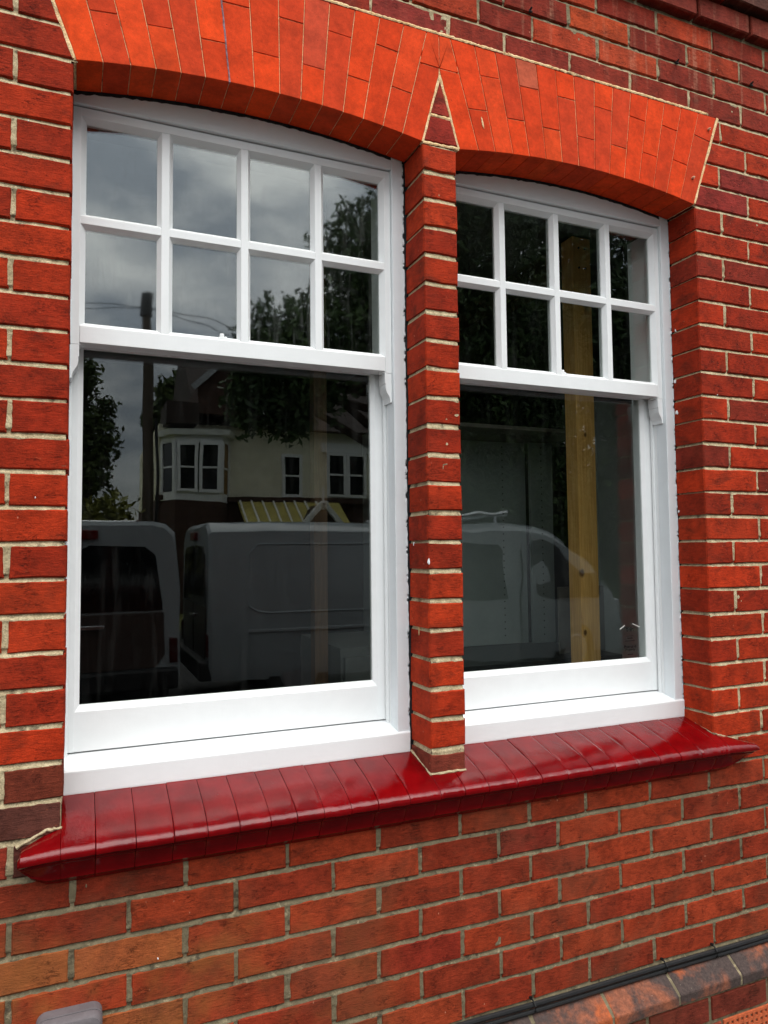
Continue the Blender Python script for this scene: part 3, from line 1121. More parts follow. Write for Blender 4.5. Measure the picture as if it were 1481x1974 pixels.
def sash_window(ox, label, low_glass, lock_x, reveal_right):
    """ox: x of the left sash edge"""
    w = tag(empty('sash_window', (ox + .4, .115, -.03)), label, 'sash window', None)
    off = Vector((-(ox + .4), -.115, .03))

    def part(mb, name, mat, parent, bevel=0.0012):
        o = mb.build(name, mat, parent, bevel)
        if parent is w:
            o.location = off
        return o

    def node(name):
        o = empty(name, off, w)
        return o
    X = lambda x: ox + x
    # --- fixed box frame
    fr = node('frame')
    yl = .1155
    part(MB().box(X(.806), X(.8385), yl, .16, -.02, 1.60), 'lining', M['oldwhite'], fr, .002)
    part(MB().box(X(-.04), X(-.0005), yl, .16, -.02, 1.60), 'lining', M['oldwhite'], fr, .002)
    x0, x1 = X(-.0003), X(.8058)
    zf = lambda x: zs(min(max(x, .001 if x < .9 else .947), .8445 if x < .9 else 1.7955))
    xs = np.linspace(x0, x1, 22)
    hb = MB()
    ring = lambda y, d: [(x, y, zf(x) - d) for x in xs] + [(x1, y, 1.5515), (x0, y, 1.5515)]
    hb.loft([ring(yl + .0004, .007), ring(.16, .007)])
    part(hb, 'head_lining', M['oldwhite'], fr, .002)
    part(MB().box(X(.8066), X(.835), .1605, .27, -.02, 1.63), 'pulley_stile', M['white'], fr, 0)
    part(MB().box(X(-.035), X(-.001), .1605, .27, -.02, 1.63), 'pulley_stile', M['white'], fr, 0)
    part(MB().box(X(-.0005), X(.8062), .1605, .27, 1.553, 1.64), 'head', M['roomgrey'], fr, 0)  # dark grey colour stands in for the head lying unlit
    part(MB().box(X(.7985), X(.8064), .1705, .1795, .03, .98), 'parting_bead', M['white'], fr, .001)
    part(MB().box(X(-.0008), X(.006), .1705, .1795, .03, .98), 'parting_bead', M['white'], fr, .001)
    # timber sill, weathered top
    s = MB()
    prof = [(.30, .047), (.187, .0425), (.1125, .0250), (.1100, .0220), (.1115, -.0245), (.1125, -.0300), (.30, -.030)]
    xr = X(.8405)
    s.loft([[(x, y, z) for y, z in prof] for x in (X(-.04), xr)])
    part(s, 'frame_sill', M['white'], fr, .0015)
    # dark mastic gap against the brickwork
    part(MB().box(X(.8387), X(.853), .1205, .125, -.03, 1.60), 'seal', M['seal'], fr, 0)
    g = MB()
    rg = lambda y, d0: [(x, y, zf(x) + .03) for x in xs] + [(x, y, zf(x) - d0) for x in reversed(xs)]
    g.loft([rg(.1185, .0085), rg(.125, .0085)])
    part(g, 'seal', M['seal'], fr, 0)
    # ragged paint line where the frame meets the brickwork
    pb = MB()
    pts = [(X(.8382) + random.uniform(-.0004, .0022), .1168, z) for z in np.linspace(-.02, 1.572, 150)]
    pb.tube(pts, [random.uniform(.0022, .0038) for _ in pts], 5)
    pts = [(x, .1172, zf(x) - .0075 + random.uniform(-.001, .0016)) for x in np.linspace(x0, X(.838), 90)]
    pb.tube(pts, [random.uniform(.0008, .0028) for _ in pts], 5)
    part(pb, 'paint_edge', M['oldwhite'], fr, 0)['kind'] = 'stuff'
    # --- upper sash
    us = node('upper_sash')
    F, G, Bk = .127, .1415, .172
    zt, zb = 1.5495, .990
    stl = [(-.0003, F), (.0185, F), (.0310, G), (.0310, G + .006), (.0200, Bk), (-.0003, Bk)]
    part(profile_bar(MB(), (X(0), 0, .985), (X(0), 0, zt), (1, 0, 0), stl), 'stile', M['white'], us, .0008)
    str_ = [(.8055, F), (.7880, F), (.7760, G), (.7760, G + .006), (.787, Bk), (.8055, Bk)]
    part(profile_bar(MB(), (X(0), 0, .985), (X(0), 0, zt), (1, 0, 0), str_), 'stile', M['white'], us, .0008)
    f2 = F + .0004
    part(profile_bar(MB(), (X(.004), 0, 0), (X(.80), 0, 0), (0, 0, 1), [(zt, f2), (1.5290, f2), (1.5165, G), (1.5165, G + .006), (1.528, Bk), (zt, Bk)]), 'top_rail', M['white'], us, .0008)
    part(profile_bar(MB(), (X(.0205), 0, 0), (X(.7860), 0, 0), (0, 0, 1), [(zb, f2 - .001), (1.0290, f2 - .001), (1.0400, G), (1.0400, G + .006), (1.034, Bk), (zb, Bk)]), 'meeting_rail', M['white'], us, .0012)
    vb = [(.2095, .0185), (.4030, .0170), (.5982, .0178)]
    for c, hg in vb:
        hf = .0088
        pr = [(-hf, F + .0006), (hf, F + .0006), (hg, G), (hg, G + .005), (.009, Bk - .004), (-.009, Bk - .004), (-hg, G + .005), (-hg, G)]
        part(profile_bar(MB(), (X(c), 0, 1.03), (X(c), 0, 1.528), (1, 0, 0), pr), 'glazing_bar', M['white'], us, .0008)
    xe = [.0185, .2095, .4030, .5982, .7880]
    hf, hg, zc = .0090, .0185, 1.2805
    prh = [(-hf, F + .0011), (hf, F + .0011), (hg, G), (hg, G + .005), (.009, Bk - .005), (-.009, Bk - .005), (-hg, G + .005), (-hg, G)]
    for a, b in zip(xe[:-1], xe[1:]):
        part(profile_bar(MB(), (X(a), 0, zc), (X(b), 0, zc), (0, 0, 1), prh), 'glazing_bar', M['white'], us, .0008)
    ex_ = [(.031, .191), (.228, .386), (.420, .5804), (.616, .776)]
    for z0, z1 in ((1.2990, 1.5165), (1.0400, 1.2620)):
        for a, b in ex_:
            o = MB().box(X(a - .008), X(b + .008), G + .0008, G + .0048, z0 - .008, z1 + .008).build('pane', M['glass_up'] if ox < .5 else M['glass_low'], us)
            o.rotation_euler = (random.uniform(-.002, .002), 0, random.uniform(-.002, .002))
            c = Vector((X((a + b) / 2), G, (z0 + z1) / 2))
            o.location = c - o.rotation_euler.to_matrix() @ c
    # horns: ogee ends of the stiles below the meeting rail
    for s_ in (0, 1):
        xo = .0003 if s_ == 0 else .8050
        d = 1 if s_ == 0 else -1
        curve = [(.0203, .9845), (.0203, .9570), (.0183, .9555), (.0190, .949), (.0180, .940), (.0152, .932), (.0108, .9255), (.0074, .919), (.0056, .912), (.0050, .9052)]
        ringp = [(xo, .9845)] + [(xo + d * (a - .0005), z) for a, z in curve] + [(xo, .9052)]
        h = MB()
        h.loft([[(X(a), y, z) for a, z in ringp] for y in (F + .0002, .1705)])
        part(h, 'sash_horn', M['white'], us, .0006)
    # --- lower sash, one large pane
    ls = node('lower_sash')
    F, G, Bk = .183, .1915, .228
    part(profile_bar(MB(), (X(0), 0, .046), (X(0), 0, 1.03), (1, 0, 0), [(.0012, F), (.0190, F), (.0300, G), (.0300, G + .006), (.022, Bk), (.0012, Bk)]), 'stile', M['white'], ls, .0010)
    part(profile_bar(MB(), (X(0), 0, .046), (X(0), 0, 1.03), (1, 0, 0), [(.8050, F), (.7770, F), (.7655, G), (.7655, G + .006), (.775, Bk), (.8050, Bk)]), 'stile', M['white'], ls, .0010)
    f2 = F + .0004
    part(profile_bar(MB(), (X(.0185), 0, 0), (X(.7775), 0, 0), (0, 0, 1), [(.0462, f2), (.1370, f2), (.1520, G), (.1520, G + .006), (.143, Bk), (.0462, Bk)]), 'bottom_rail', M['white'], ls, .0012)
    part(profile_bar(MB(), (X(.0185), 0, 0), (X(.7775), 0, 0), (0, 0, 1), [(1.0295, f2), (1.0020, f2), (.9915, G), (.9915, G + .006), (1.0, Bk), (1.0295, Bk)]), 'meeting_rail', M['white'], ls, .0012)
    MBp = MB().box(X(.022), X(.7735), G + .0008, G + .0068, .1440, .9995)
    MBp.build('pane', low_glass, ls)
    # small white catch standing on the meeting rail
    fz = MB()
    fz.box(X(lock_x) - .013, X(lock_x) + .010, .1295, .1405, 1.0305, 1.0375)
    fz.tube([(X(lock_x) - .003, .136, 1.037), (X(lock_x) - .003, .136, 1.0475)], [.0062, .0056], 10)
    fz.tube([(X(lock_x) + .006, .136, 1.037), (X(lock_x) + .007, .136, 1.041)], [.0034, .003], 8)
    part(fz, 'sash_catch', M['white'], us, .0008)
    return w


sash_window(0.0, 'left white sash window, clouds and trees mirrored in its panes', M['glass_low'], .3505, None)
sash_window(.956, 'right white sash window with a timber post and sticker behind its glass', M['glass_right'], .4235, None)

# ------------------------------------------------------------------ window sticker
stk = tag(empty('window_sticker', (1.66, .189, .24)), 'small clear security sticker in the low right corner of the right window', 'sticker')


def text_part(txt, size, x, z, mat, bold=0.0, name='lettering'):
    cu = bpy.data.curves.new(name, 'FONT')
    cu.body = txt
    cu.size = size
    cu.align_x = 'CENTER'
    cu.offset = bold
    cu.extrude = .0001
    tmp = bpy.data.objects.new('tmp_text', cu)
    COL.objects.link(tmp)
    bpy.context.view_layer.update()
    me = bpy.data.meshes.new_from_object(tmp.evaluated_get(bpy.context.evaluated_depsgraph_get()))
    bpy.data.objects.remove(tmp)
    me.transform(Matrix.Rotation(math.radians(90), 4, 'X'))
    o = link(name, me, stk, mat)
    o.location = (x - 1.66, 0, z - .24)
    return o


SX = 1.6535
text_part('Yale', .0185, SX, .2385, M['print'], .0009)
text_part('Protected', .0120, SX, .1862, M['print'], .0006)
text_part('Property', .0110, SX, .1770, M['print'], .0001)
for lx, lz, lw, lh in ((SX, .2235, .013, .0009), (SX, .2165, .0105, .0018), (SX, .2080, .019, .0012), (SX, .1655, .011, .0012)):      # lines of print too small to read
    o = MB().obox((lx, .1889, lz), (lw, 0, 0), (0, .0001, 0), (0, 0, lh)).build('print_line', M['print'], stk)
    o.location = (-1.66, -.189, -.24)
rf = MB()
rf.obox((1.6240, .1888, .2525), (.0100, 0, .0058), (0, .0002, 0), (-.0008, 0, .0012))
rf2 = MB()
rf2.obox((1.6800, .1888, .2560), (.0140, 0, -.0058), (0, .0002, 0), (.0005, 0, .0012))
for o in (rf.build('roof_stroke', M['printsilver'], stk), rf2.build('roof_stroke', M['printsilver'], stk)):
    o.location = (-1.66, -.189, -.24)

# ------------------------------------------------------------------ cables, box, nails, plinth, air brick
for i, (z, y, r) in enumerate(((-.6775, -.010, .0066), (-.6895, -.0120, .0055))):
    pts = []
    for x in np.linspace(-1.7, 4.1, 90):
        pts.append((x, y - abs(math.sin(x * 3.1 + i)) * .0012, z + .0022 * math.sin(x * 2.3 + i * 1.3) + .0012 * math.sin(x * 9 + i)))
    o = MB().tube(pts, r, 8).build('wall_cable', M['cable'])
    tag(o, ('thicker upper black cable clipped along the wall above the plinth' if i == 0 else 'thinner lower black cable resting on the sloping plinth bricks'), 'cable', 'black cables along the plinth')
for i, x in enumerate((1.125, 1.567, 1.757)):
    c = MB()
    c.tube([(x, .001, -.664), (x, -.012, -.6665), (x + .001, -.0205, -.6765), (x + .001, -.0215, -.688), (x + .002, -.012, -.6985)], .0022, 6)
    c.tube([(x - .002, .002, -.663), (x - .002, -.007, -.6625)], [.0035, .0045], 8)
    o = c.build('cable_clip', M['clip'])
    tag(o, ('black nail clip at the left end of the visible cables', 'black nail clip on the cables, middle of the three', 'black nail clip on the cables, nearest the right edge')[i], 'cable clip', 'clips holding the black cables')

jb = tag(empty('junction_box', (.018, -.02, -.48)), 'grey plastic box with rounded corners fixed low on the wall', 'junction box')


def rrect(cx, cz, w, h, r, n=6):
    pts = []
    for qx, qz, a0 in ((1, 1, 0), (-1, 1, 90), (-1, -1, 180), (1, -1, 270)):
        for i in range(n + 1):
            a = math.radians(a0 + 90 * i / n)
            pts.append((cx + qx * (w / 2 - r) + r * math.cos(a), cz + qz * (h / 2 - r) + r * math.sin(a)))
    return pts


jx, jz = .018, -.4825
b = MB()
b.loft([[(x, .002, z) for x, z in rrect(jx, jz, .124, .132, .02)], [(x, -.026, z) for x, z in rrect(jx, jz, .124, .132, .02)]])
o = b.build('base', M['box'], jb, .001); o.location = (-.018, .02, .48)
b = MB()
b.loft([[(x, y, z) for x, z in rrect(jx, jz, .122 - s, .130 - s, .019)] for y, s in ((-.0265, .006), (-.029, 0), (-.042, .002), (-.048, .008), (-.050, .018))], True, True)
o = b.build('lid', M['box'], jb, 0); o.location = (-.018, .02, .48)

for i, (px, pz) in enumerate(((1.160 + .03, 2.0365), (1.735, 2.0265), (2.057, 2.035))):
    n_ = MB()
    n_.tube([(px, .01, pz), (px, -.008, pz - .001), (px + .001, -.012, pz + .002)], [.0026, .003, .0026], 7)
    n_.tube([(px, -.002, pz - .004), (px + .004, -.008, pz - .009)], [.005, .002], 6)
    o = n_.build('wall_nail', M['nail'])
    tag(o, ('short black nail in the mortar above the arch, leftmost of three', 'short black nail in the mortar above the right arch end', 'short black nail in the mortar near the right picture edge')[i], 'nail', 'old nails in the joints above the arch')
for i, (px, pz) in enumerate(((1.862, 1.836), (1.797 - .01, 1.672 - .01))):
    n_ = MB()
    n_.tube([(px, .004, pz), (px, -.007, pz)], .0042, 8)
    n_.tube([(px, -.006, pz), (px, -.010, pz + .001)], [.0022, .0022], 6)
    o = n_.build('wall_plug', M['plug'])
    tag(o, ('small pale wall plug in the upper right corner of the arch', 'small pale wall plug just above the right springing of the arch')[i], 'wall plug', 'wall plugs at the right end of the arch')

plinth = empty('plinth', (0, 0, 0), wall)
plinth['label'] = 'sooty sloping plinth bricks under the black cables'
wl(plinth)


def m_plinth():
    t = NT('sooty_plinth')
    p = t.pos()
    a = t.noise(p, 8, 6, .65, .5)
    b = t.noise(p, 130, 4, .7)
    c = t.mix(t.rng(a, .42, .66), lin(72, 60, 56), lin(142, 84, 60))
    c = t.mix(t.rng(t.noise(t.map(p, (1, 1, 1), (8, 2, 5)), 6, 5, .6), .60, .70), c, lin(168, 86, 48))
    c = t.val(c, t.rng(b, .25, .75, .65, 1.3))
    wf = t.rng(t.vor(p, 85), .02, .12, 1, 0)
    wf = t.math('MULTIPLY', wf, t.rng(t.noise(t.map(p, (1, 1, 1), (3, 3, 3)), 12, 3, .6), .52, .64))
    c = t.mix(t.math('MULTIPLY', wf, .7), c, lin(190, 180, 160))
    return t.bsdf(c, .85, t.bump(t.math('ADD', a, b), .5, .002), .3)


M['plinth'] = m_plinth()
PJ = joints([1.115, 1.346, 1.574, 1.8104, 2.04], -1.7, 4.0, .23)
ext2 = MB()
for a, b in zip(PJ[:-1], PJ[1:]):
    prof = [(.02, -.690), (.0, -.6915), (-.052, -.7305), (-.0588, -.7360), (-.0600, -.7400), (-.0590, -.7620), (.02, -.7620)]
    e = .0035
    xa, xb = a + .003, b - .003
    rings = [[(xa, y + .002, z - .002) for y, z in prof], [(xa + e, y, z) for y, z in prof], [(xb - e, y, z) for y, z in prof], [(xb, y + .002, z - .002) for y, z in prof]]
    if in_frame(a, b, -.77, -.69, -.03):
        o = MB().loft(rings).build('plinth_brick', M['plinth'], plinth)
        o.location = (0, random.uniform(-.0015, .0015), random.uniform(-.0012, .0012))
    else:
        ext2.loft(rings)
o = ext2.build('plinth_run', M['plinth'], plinth); o['kind'] = 'stuff'
pmb = MB()
pmb.box(-1.8, 4.2, -.0475, .113, -1.1, -.7625)
prof = [(.019, -.6925), (0, -.6935), (-.052, -.7330), (-.057, -.739), (-.057, -.7624), (.019, -.7624)]
pmb.loft([[(x, y, z) for y, z in prof] for x in (-1.8, 4.2)])
pmb.build('plinth_mortar', M['mortar'], plinth)
ext3 = MB()
for k in range(4):
    z = -.7685 - .0375 - k * .075
    js = joints([1.4665, 1.6933, 1.92], -1.7, 4.0, .2268) if k % 2 == 0 else joints([1.35, 1.58, 1.7395, 1.9605, 2.19], -1.7, 4.0, .2268)
    for a, b in zip(js[:-1], js[1:]):
        if k == 1 and abs(a - 1.7395) < .01: continue
        if in_frame(a, b, z - .03, z + .03, -.05):
            o = link('brick', brick_mesh(b - a - .011, .064, .09, random.randrange(4)), plinth)
            o.location = ((a + b) / 2, -.0525, z)
            o.color = vary(random.choice([lin(120, 52, 38), lin(134, 58, 40), lin(108, 50, 38)]))
        else:
            ext3.box(a + .005, b - .005, -.052, .03, z - .032, z + .032)
o = ext3.build('brick_field', M['brick'], plinth); o['kind'] = 'stuff'; o.color = LOW[0]
ab = tag(empty('air_brick', (1.85, -.05, -.89)), 'terracotta air brick with rows of square holes at the lower right', 'air brick')
g = MB()
zt_, zb_ = -.8515, -.9235
g.box(1.745, 1.955, -.030, .0, zb_, zt_)
xs = np.linspace(1.745, 1.955, 12)
for i, x in enumerate(xs):
    g.box(x - .0045, x + .0045, -.0530, -.0301, zb_, zt_)
for z in np.linspace(zb_, zt_, 5):
    g.box(1.741, 1.9590, -.0526, -.0305, z - .0042, z + .0042)
o = g.build('grille', M['terracotta'], ab); o.location = (-1.85, .05, .89)

# ------------------------------------------------------------------ the room behind the glass
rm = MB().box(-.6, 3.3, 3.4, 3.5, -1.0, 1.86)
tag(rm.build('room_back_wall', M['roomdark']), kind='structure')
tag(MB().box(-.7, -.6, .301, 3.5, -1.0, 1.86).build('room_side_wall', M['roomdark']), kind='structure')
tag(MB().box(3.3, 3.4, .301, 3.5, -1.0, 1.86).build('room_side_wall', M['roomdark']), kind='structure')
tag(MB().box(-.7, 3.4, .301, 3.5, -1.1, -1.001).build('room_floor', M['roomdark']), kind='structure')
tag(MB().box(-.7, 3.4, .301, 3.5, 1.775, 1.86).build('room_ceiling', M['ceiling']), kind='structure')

tag(MB().box(1.826, 1.914, .65, .722, -1.0, 1.752).build('timber_post', M['wood'], None, .002), 'pale new timber post standing behind the right window', 'timber post', 'timber posts inside the windows')
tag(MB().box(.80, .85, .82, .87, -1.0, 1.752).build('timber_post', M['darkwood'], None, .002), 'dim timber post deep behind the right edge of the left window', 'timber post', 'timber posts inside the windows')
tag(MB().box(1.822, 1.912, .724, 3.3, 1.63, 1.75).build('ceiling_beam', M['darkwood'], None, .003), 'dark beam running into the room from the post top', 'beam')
for i, (dx, dz) in enumerate(((.030, -.045), (.060, -.045), (.030, -.125), (.060, -.125))):
    o = MB().tube([(1.826 + dx, .6515, 1.752 + dz), (1.826 + dx, .6470, 1.752 + dz)], .0045, 8).build('screw', M['hole'])
    tag(o, ('dark screw head at the post top, upper left', 'dark screw head at the post top, upper right', 'dark screw head at the post top, lower left', 'dark screw head at the post top, lower right')[i], 'screw', 'screws in the post top')

tag(MB().box(2.17, 3.29, .95, .98, -1.0, 1.17).build('room_partition', M['partition']), kind='structure')
cab = tag(empty('shelf_cabinet', (1.7, 1.5, -1)), 'pale open cabinet with rows of shelf pin holes behind the right window', 'cabinet')


def sub(mb, name, mat, par, bev=.002):
    o = mb.build(name, mat, par, bev)
    o.location = -par.location
    return o


sub(MB().box(1.20, 2.02, 1.30, 1.318, .06, 1.02), 'back_panel', M['cabinet'], cab)
sub(MB().box(2.022, 2.15, 1.262, 1.28, .06, 1.02), 'door_panel', M['cabinet'], cab)
sub(MB().box(1.18, 1.199, .98, 1.318, .06, 1.02), 'side_panel', M['cabinet'], cab)
sub(MB().box(1.18, 2.15, .98, 1.318, 1.0205, 1.038), 'top_panel', M['board'], cab)
sub(MB().box(1.10, 2.15, .80, 1.32, .022, .058), 'worktop', M['darktop'], cab)
sub(MB().box(1.18, 2.15, .95, 1.31, -1.0, .0215), 'base_unit', M['darktop'], cab)
hl = MB()
for x in (1.89, 2.085):
    yy = 1.2992 if x < 2.02 else 1.2612
    for z in np.arange(.1, 1.0, .032):
        hl.tube([(x, yy + .003, z), (x, yy - .0004, z)], .0032, 6)
o = sub(hl, 'pin_holes', M['hole'], cab, 0)
o['kind'] = 'stuff'
tag(MB().box(1.925, 2.165, .925, .937, .0585, .342).build('grey_board', M['board'], None, .001), 'grey board leaning behind the timber post', 'board')
dr = tag(empty('drawer_unit', (1.0, .9, -1)), 'low dark drawer unit inside the lower right of the left window', 'drawer unit')
sub(MB().box(.86, 1.34, .72, 1.2, -1.0, .17), 'carcass', M['roomgrey'], dr)
for i in range(3):
    sub(MB().box(.87, 1.33, .70 - i * .03, .7195, -.02 - i * .16 + .055, .085 - i * .16 + .055), 'drawer', M['roomgrey'], dr)

# ------------------------------------------------------------------ street side, seen mirrored in the glass


def van_section(w, zb, zt, shoulder=.62, inn=.10, r=.10):
    """half-symmetric cross-section (lateral, z)"""
    h = zt - zb
    zs_ = zb + h * shoulder
    L = [(-w / 2 + .04, zb), (-w / 2, zb + .12), (-w / 2, zs_), (-w / 2 + inn * .6, zt - r), (-w / 2 + inn + r * .45, zt - r * .25), (-w / 2 + inn + r * 1.6, zt)]
    return L + [(-a, z) for a, z in reversed(L)]


def make_van(label):
    """panel van along +x (front at +x), origin at ground centre of the rear"""
    v = tag(empty('panel_van', (0, 0, 0)), label, 'van', 'white vans parked in front of the house')
    st = [(0.0, 1.86, .34, 1.89), (.03, 1.90, .30, 1.93), (.6, 1.92, .28, 1.95), (3.4, 1.92, .28, 1.94), (4.05, 1.91, .28, 1.92), (4.45, 1.88, .28, 1.78),
          (4.86, 1.84, .28, 1.46), (5.08, 1.82, .28, 1.22), (5.36, 1.74, .30, 1.06), (5.50, 1.58, .34, .88), (5.54, 1.50, .38, .78)]
    b = MB()
    b.loft([[(x, a, z) for a, z in van_section(w, zb, zt, .58, .10 if zt > 1.5 else .05, .11 if zt > 1.5 else .06)] for x, w, zb, zt in st], True, True)
    b.build('body', M['vanwhite'], v)
    for s in (-1, 1):
        y = s * .963
        # cab door window
        g = [(3.98, 1.05), (3.86, 1.62), (3.92, 1.72), (4.10, 1.745), (4.36, 1.62), (4.78, 1.20), (4.72, 1.02), (4.2, .98)]
        MB().loft([[(x, s * (.962 - max(0, z - 1.25) * .125) + s * d, z) for x, z in g] for d in (-.02, .006)]).build('cab_window', M['vanglass'], v)
        cw = [(2.50, 1.02), (2.50, 1.62), (2.58, 1.71), (3.44, 1.71), (3.50, 1.64), (3.56, 1.02)]
        MB().loft([[(x, s * (.972 - max(0, z - 1.26) * .105) + s * d, z) for x, z in cw] for d in (-.02, .006)]).build('side_window', M['vanglass'], v)
        # door seams and mouldings
        for x0 in (3.74, 2.02):
            MB().obox((x0, y - s * .004, 1.0), (.007, 0, 0), (0, .006, 0), (0, 0, .62)).build('door_seam', M['vantrim'], v)
        md = MB()
        md.obox((1.75, y, .80), (1.35, 0, 0), (0, .014, 0), (0, 0, .018))
        md.build('side_moulding', M['vanwhite'], v, .008)
        ind = MB()
        p = [(.42, 1.05), (.42, 1.60), (.52, 1.70), (1.90, 1.70), (1.90, .98), (.62, .98), (.50, 1.0)]
        pp = [(x, s * (.958 - max(0, z - 1.30) * .115), z) for x, z in p]
        ind.tube(pp + [pp[0]], .012, 6)
        ind.build('pressed_rib', M['vanwhite'], v)
        h = MB().obox((2.12, y + s * .012, .98), (.08, 0, 0), (0, .014, 0), (0, 0, .02))
        h.build('door_handle', M['vantrim'], v, .004)
        mr_ = MB().obox((4.72, s * 1.08, 1.16), (.07, 0, 0), (0, .10, 0), (0, 0, .15))
        mr_.build('wing_mirror', M['vantrim'], v, .03)
        tl = MB().obox((-.005, s * .88, .66), (.02, 0, 0), (0, .04, 0), (0, 0, .12))
        tl.build('tail_light', M['tail'], v, .01)
        hlp = MB().obox((5.42, s * .66, .82), (.10, 0, 0), (0, .13, 0), (0, 0, .09))
        hlp.build('headlight', M['chrome'], v, .02)
        for x in (.95, 4.55):
            wv = MB().tube([(x, s * .70, .33), (x, s * .93, .33)], [.33, .33], 24)
            wo_ = wv.build('wheel', M['tyre'], v)
            MB().tube([(x, s * .931, .33), (x, s * .945, .33)], [.21, .19], 18).build('rim', M['rim'], wo_)
    # rear doors: framed dark windows, brake light, number plate recess, handle
    for s in (-1, 1):
        pts = [(s * a, z) for a, z in ((.03, 1.06), (.03, 1.66), (.10, 1.70), (.60, 1.68), (.70, 1.60), (.78, 1.06))]
        r_ = MB().loft([[(-.012 + d, a, z) for a, z in pts] for d in (0, .03)])
        r_.build('rear_window', M['vanglass'], v)
        dp = [(s * a, z) for a, z in ((.03, .50), (.03, 1.04), (.79, 1.04), (.80, .62), (.70, .50))]
        MB().loft([[(-.010 + d, a, z) for a, z in dp] for d in (0, .03)]).build('rear_door_panel', M['vandark'], v, .006)
    MB().obox((-.014, 0, 1.80), (.02, 0, 0), (0, .17, 0), (0, 0, .045)).build('brake_light', M['redlamp'], v, .008)
    MB().obox((-.03, .10, .92), (.02, 0, 0), (0, .13, 0), (0, 0, .02)).build('rear_handle', M['chrome'], v, .006)
    MB().obox((-.02, 0, .40), (.07, 0, 0), (0, .92, 0), (0, 0, .10)).build('rear_bumper', M['vantrim'], v, .03)
    MB().loft([[(4.40, a * .66, 1.80 + .016) for a in (-1, 1)] + [(5.02, a * .76, 1.29 + .016) for a in (1, -1)],
               [(4.40, a * .66, 1.80 - .03) for a in (-1, 1)] + [(5.02, a * .76, 1.29 - .03) for a in (1, -1)]]).build('windscreen', M['vanglass'], v)
    rk = MB()
    for x in (2.5, 3.5):
        rk.tube([(x, -.80, 2.03), (x, .80, 2.03)], .022, 8)
    for s in (-1, 1):
        rk.tube([(2.4, s * .78, 2.03), (3.62, s * .78, 2.03)], .026, 8)
        for x in (2.5, 3.5):
            rk.tube([(x, s * .78, 2.03), (x, s * .80, 1.90)], .018, 6)
    rk.build('roof_rack', M['chrome'], v)
    return v


def copy_tree(o, parent=None):
    c = o.copy()
    COL.objects.link(c)
    c.parent = parent
    for ch in o.children:
        copy_tree(ch, c)
    return c


v2 = make_van('white panel van parked side-on along the front garden')
v2.location = (1.27, -5.5 - .96, GZ)
v1 = copy_tree(v2)
v1['label'] = 'white panel van parked with its rear doors facing the house'
v1.location = (.03, -5.35, GZ)
v1.rotation_euler = (0, 0, math.radians(-92))

# telegraph pole and its wires
pole = tag(empty('telegraph_pole', (1.38, -14, GZ)), 'brown wooden telegraph pole across the road', 'telegraph pole')
o = MB().tube([(0, 0, 0), (0, 0, 3), (-.03, 0, 7.0)], [.13, .12, .10], 12).build('shaft', M['pole'], pole)
o = MB().tube([(-.03, 0, 6.65), (-.03, 0, 7.15)], [.15, .12], 10).build('wire_head', M['vantrim'], pole)
o = MB().tube([(.16, .05, 1.6), (.2, .06, 3.2), (.16, .05, 4.5)], .035, 6).build('cable_cover', M['vantrim'], pole)
for i, (tx, ty, tz) in enumerate(((-22, -11, 6.3), (-20, -18, 6.0), (24, -12, 6.4), (20, -17, 6.1))):
    a, b = Vector((1.35, -14, GZ + 6.9)), Vector((tx, ty, tz))
    pts = [a.lerp(b, s) - Vector((0, 0, 1.1 * math.sin(math.pi * s))) for s in np.linspace(0, 1, 16)]
    o = MB().tube(pts, .010, 5).build('overhead_wire', M['cable'])
    tag(o, ('overhead wire from the pole running left along the near side', 'overhead wire from the pole running left along the far side', 'overhead wire from the pole running right along the near side', 'overhead wire from the pole running right along the far side')[i], 'wire', 'telephone wires from the pole')


# trees
def crown_mesh(name, blobs, n, size, seed, mat):
    r = np.random.default_rng(seed)
    bl = np.array(blobs, float)            # x y z rx ry rz
    wgt = bl[:, 3] * bl[:, 4] * bl[:, 5]
    idx = r.choice(len(bl), n, p=wgt / wgt.sum())
    d = r.normal(size=(n, 3)); d /= np.linalg.norm(d, axis=1)[:, None]
    rad = r.random(n) ** (1 / 2.2)
    clump = .82 + .28 * np.sin(d[:, 0] * 7 + seed) * np.sin(d[:, 1] * 6 + 1) * np.sin(d[:, 2] * 8 + 2)
    c = bl[idx, :3] + d * bl[idx, 3:] * (rad * clump)[:, None]
    u = r.normal(size=(n, 3)); u /= np.linalg.norm(u, axis=1)[:, None]
    w_ = np.cross(u, r.normal(size=(n, 3))); w_ /= np.linalg.norm(w_, axis=1)[:, None]
    s = size * (.6 + .8 * r.random(n))[:, None]
    P_ = np.stack([c - u * s, c + w_ * s * .42, c + u * s, c - w_ * s * .42], 1).reshape(-1, 3)
    me = bpy.data.meshes.new(name)
    me.from_pydata(P_.tolist(), [], [(4 * i, 4 * i + 1, 4 * i + 2, 4 * i + 3) for i in range(n)])
    me.materials.append(mat)
    return me


def tree(label, base, top, blobs, n, size, seed, mat, group='trees across the road'):
    t = tag(empty('tree', base), label, 'tree', group)
    B = Vector(base)
    tr = MB()
    T = Vector(top) - B
    tr.tube([(0, 0, 0), T * .5 + Vector((.1, 0, 0)), T], [.22, .16, .08], 9)
    for b in blobs:
        e = Vector(b[:3]) - B
        s = T * random.uniform(.45, .8)
        tr.tube([s, s.lerp(e, .5) + Vector((0, 0, .2)), e + Vector((0, 0, b[5] * .5))], [.09, .06, .02], 6)
    tr.build('trunk', M['bark'], t)
    link('crown', crown_mesh('crown', [tuple(Vector(b[:3]) - B) + tuple(b[3:]) for b in blobs], n, size, seed, mat), t)
    return t


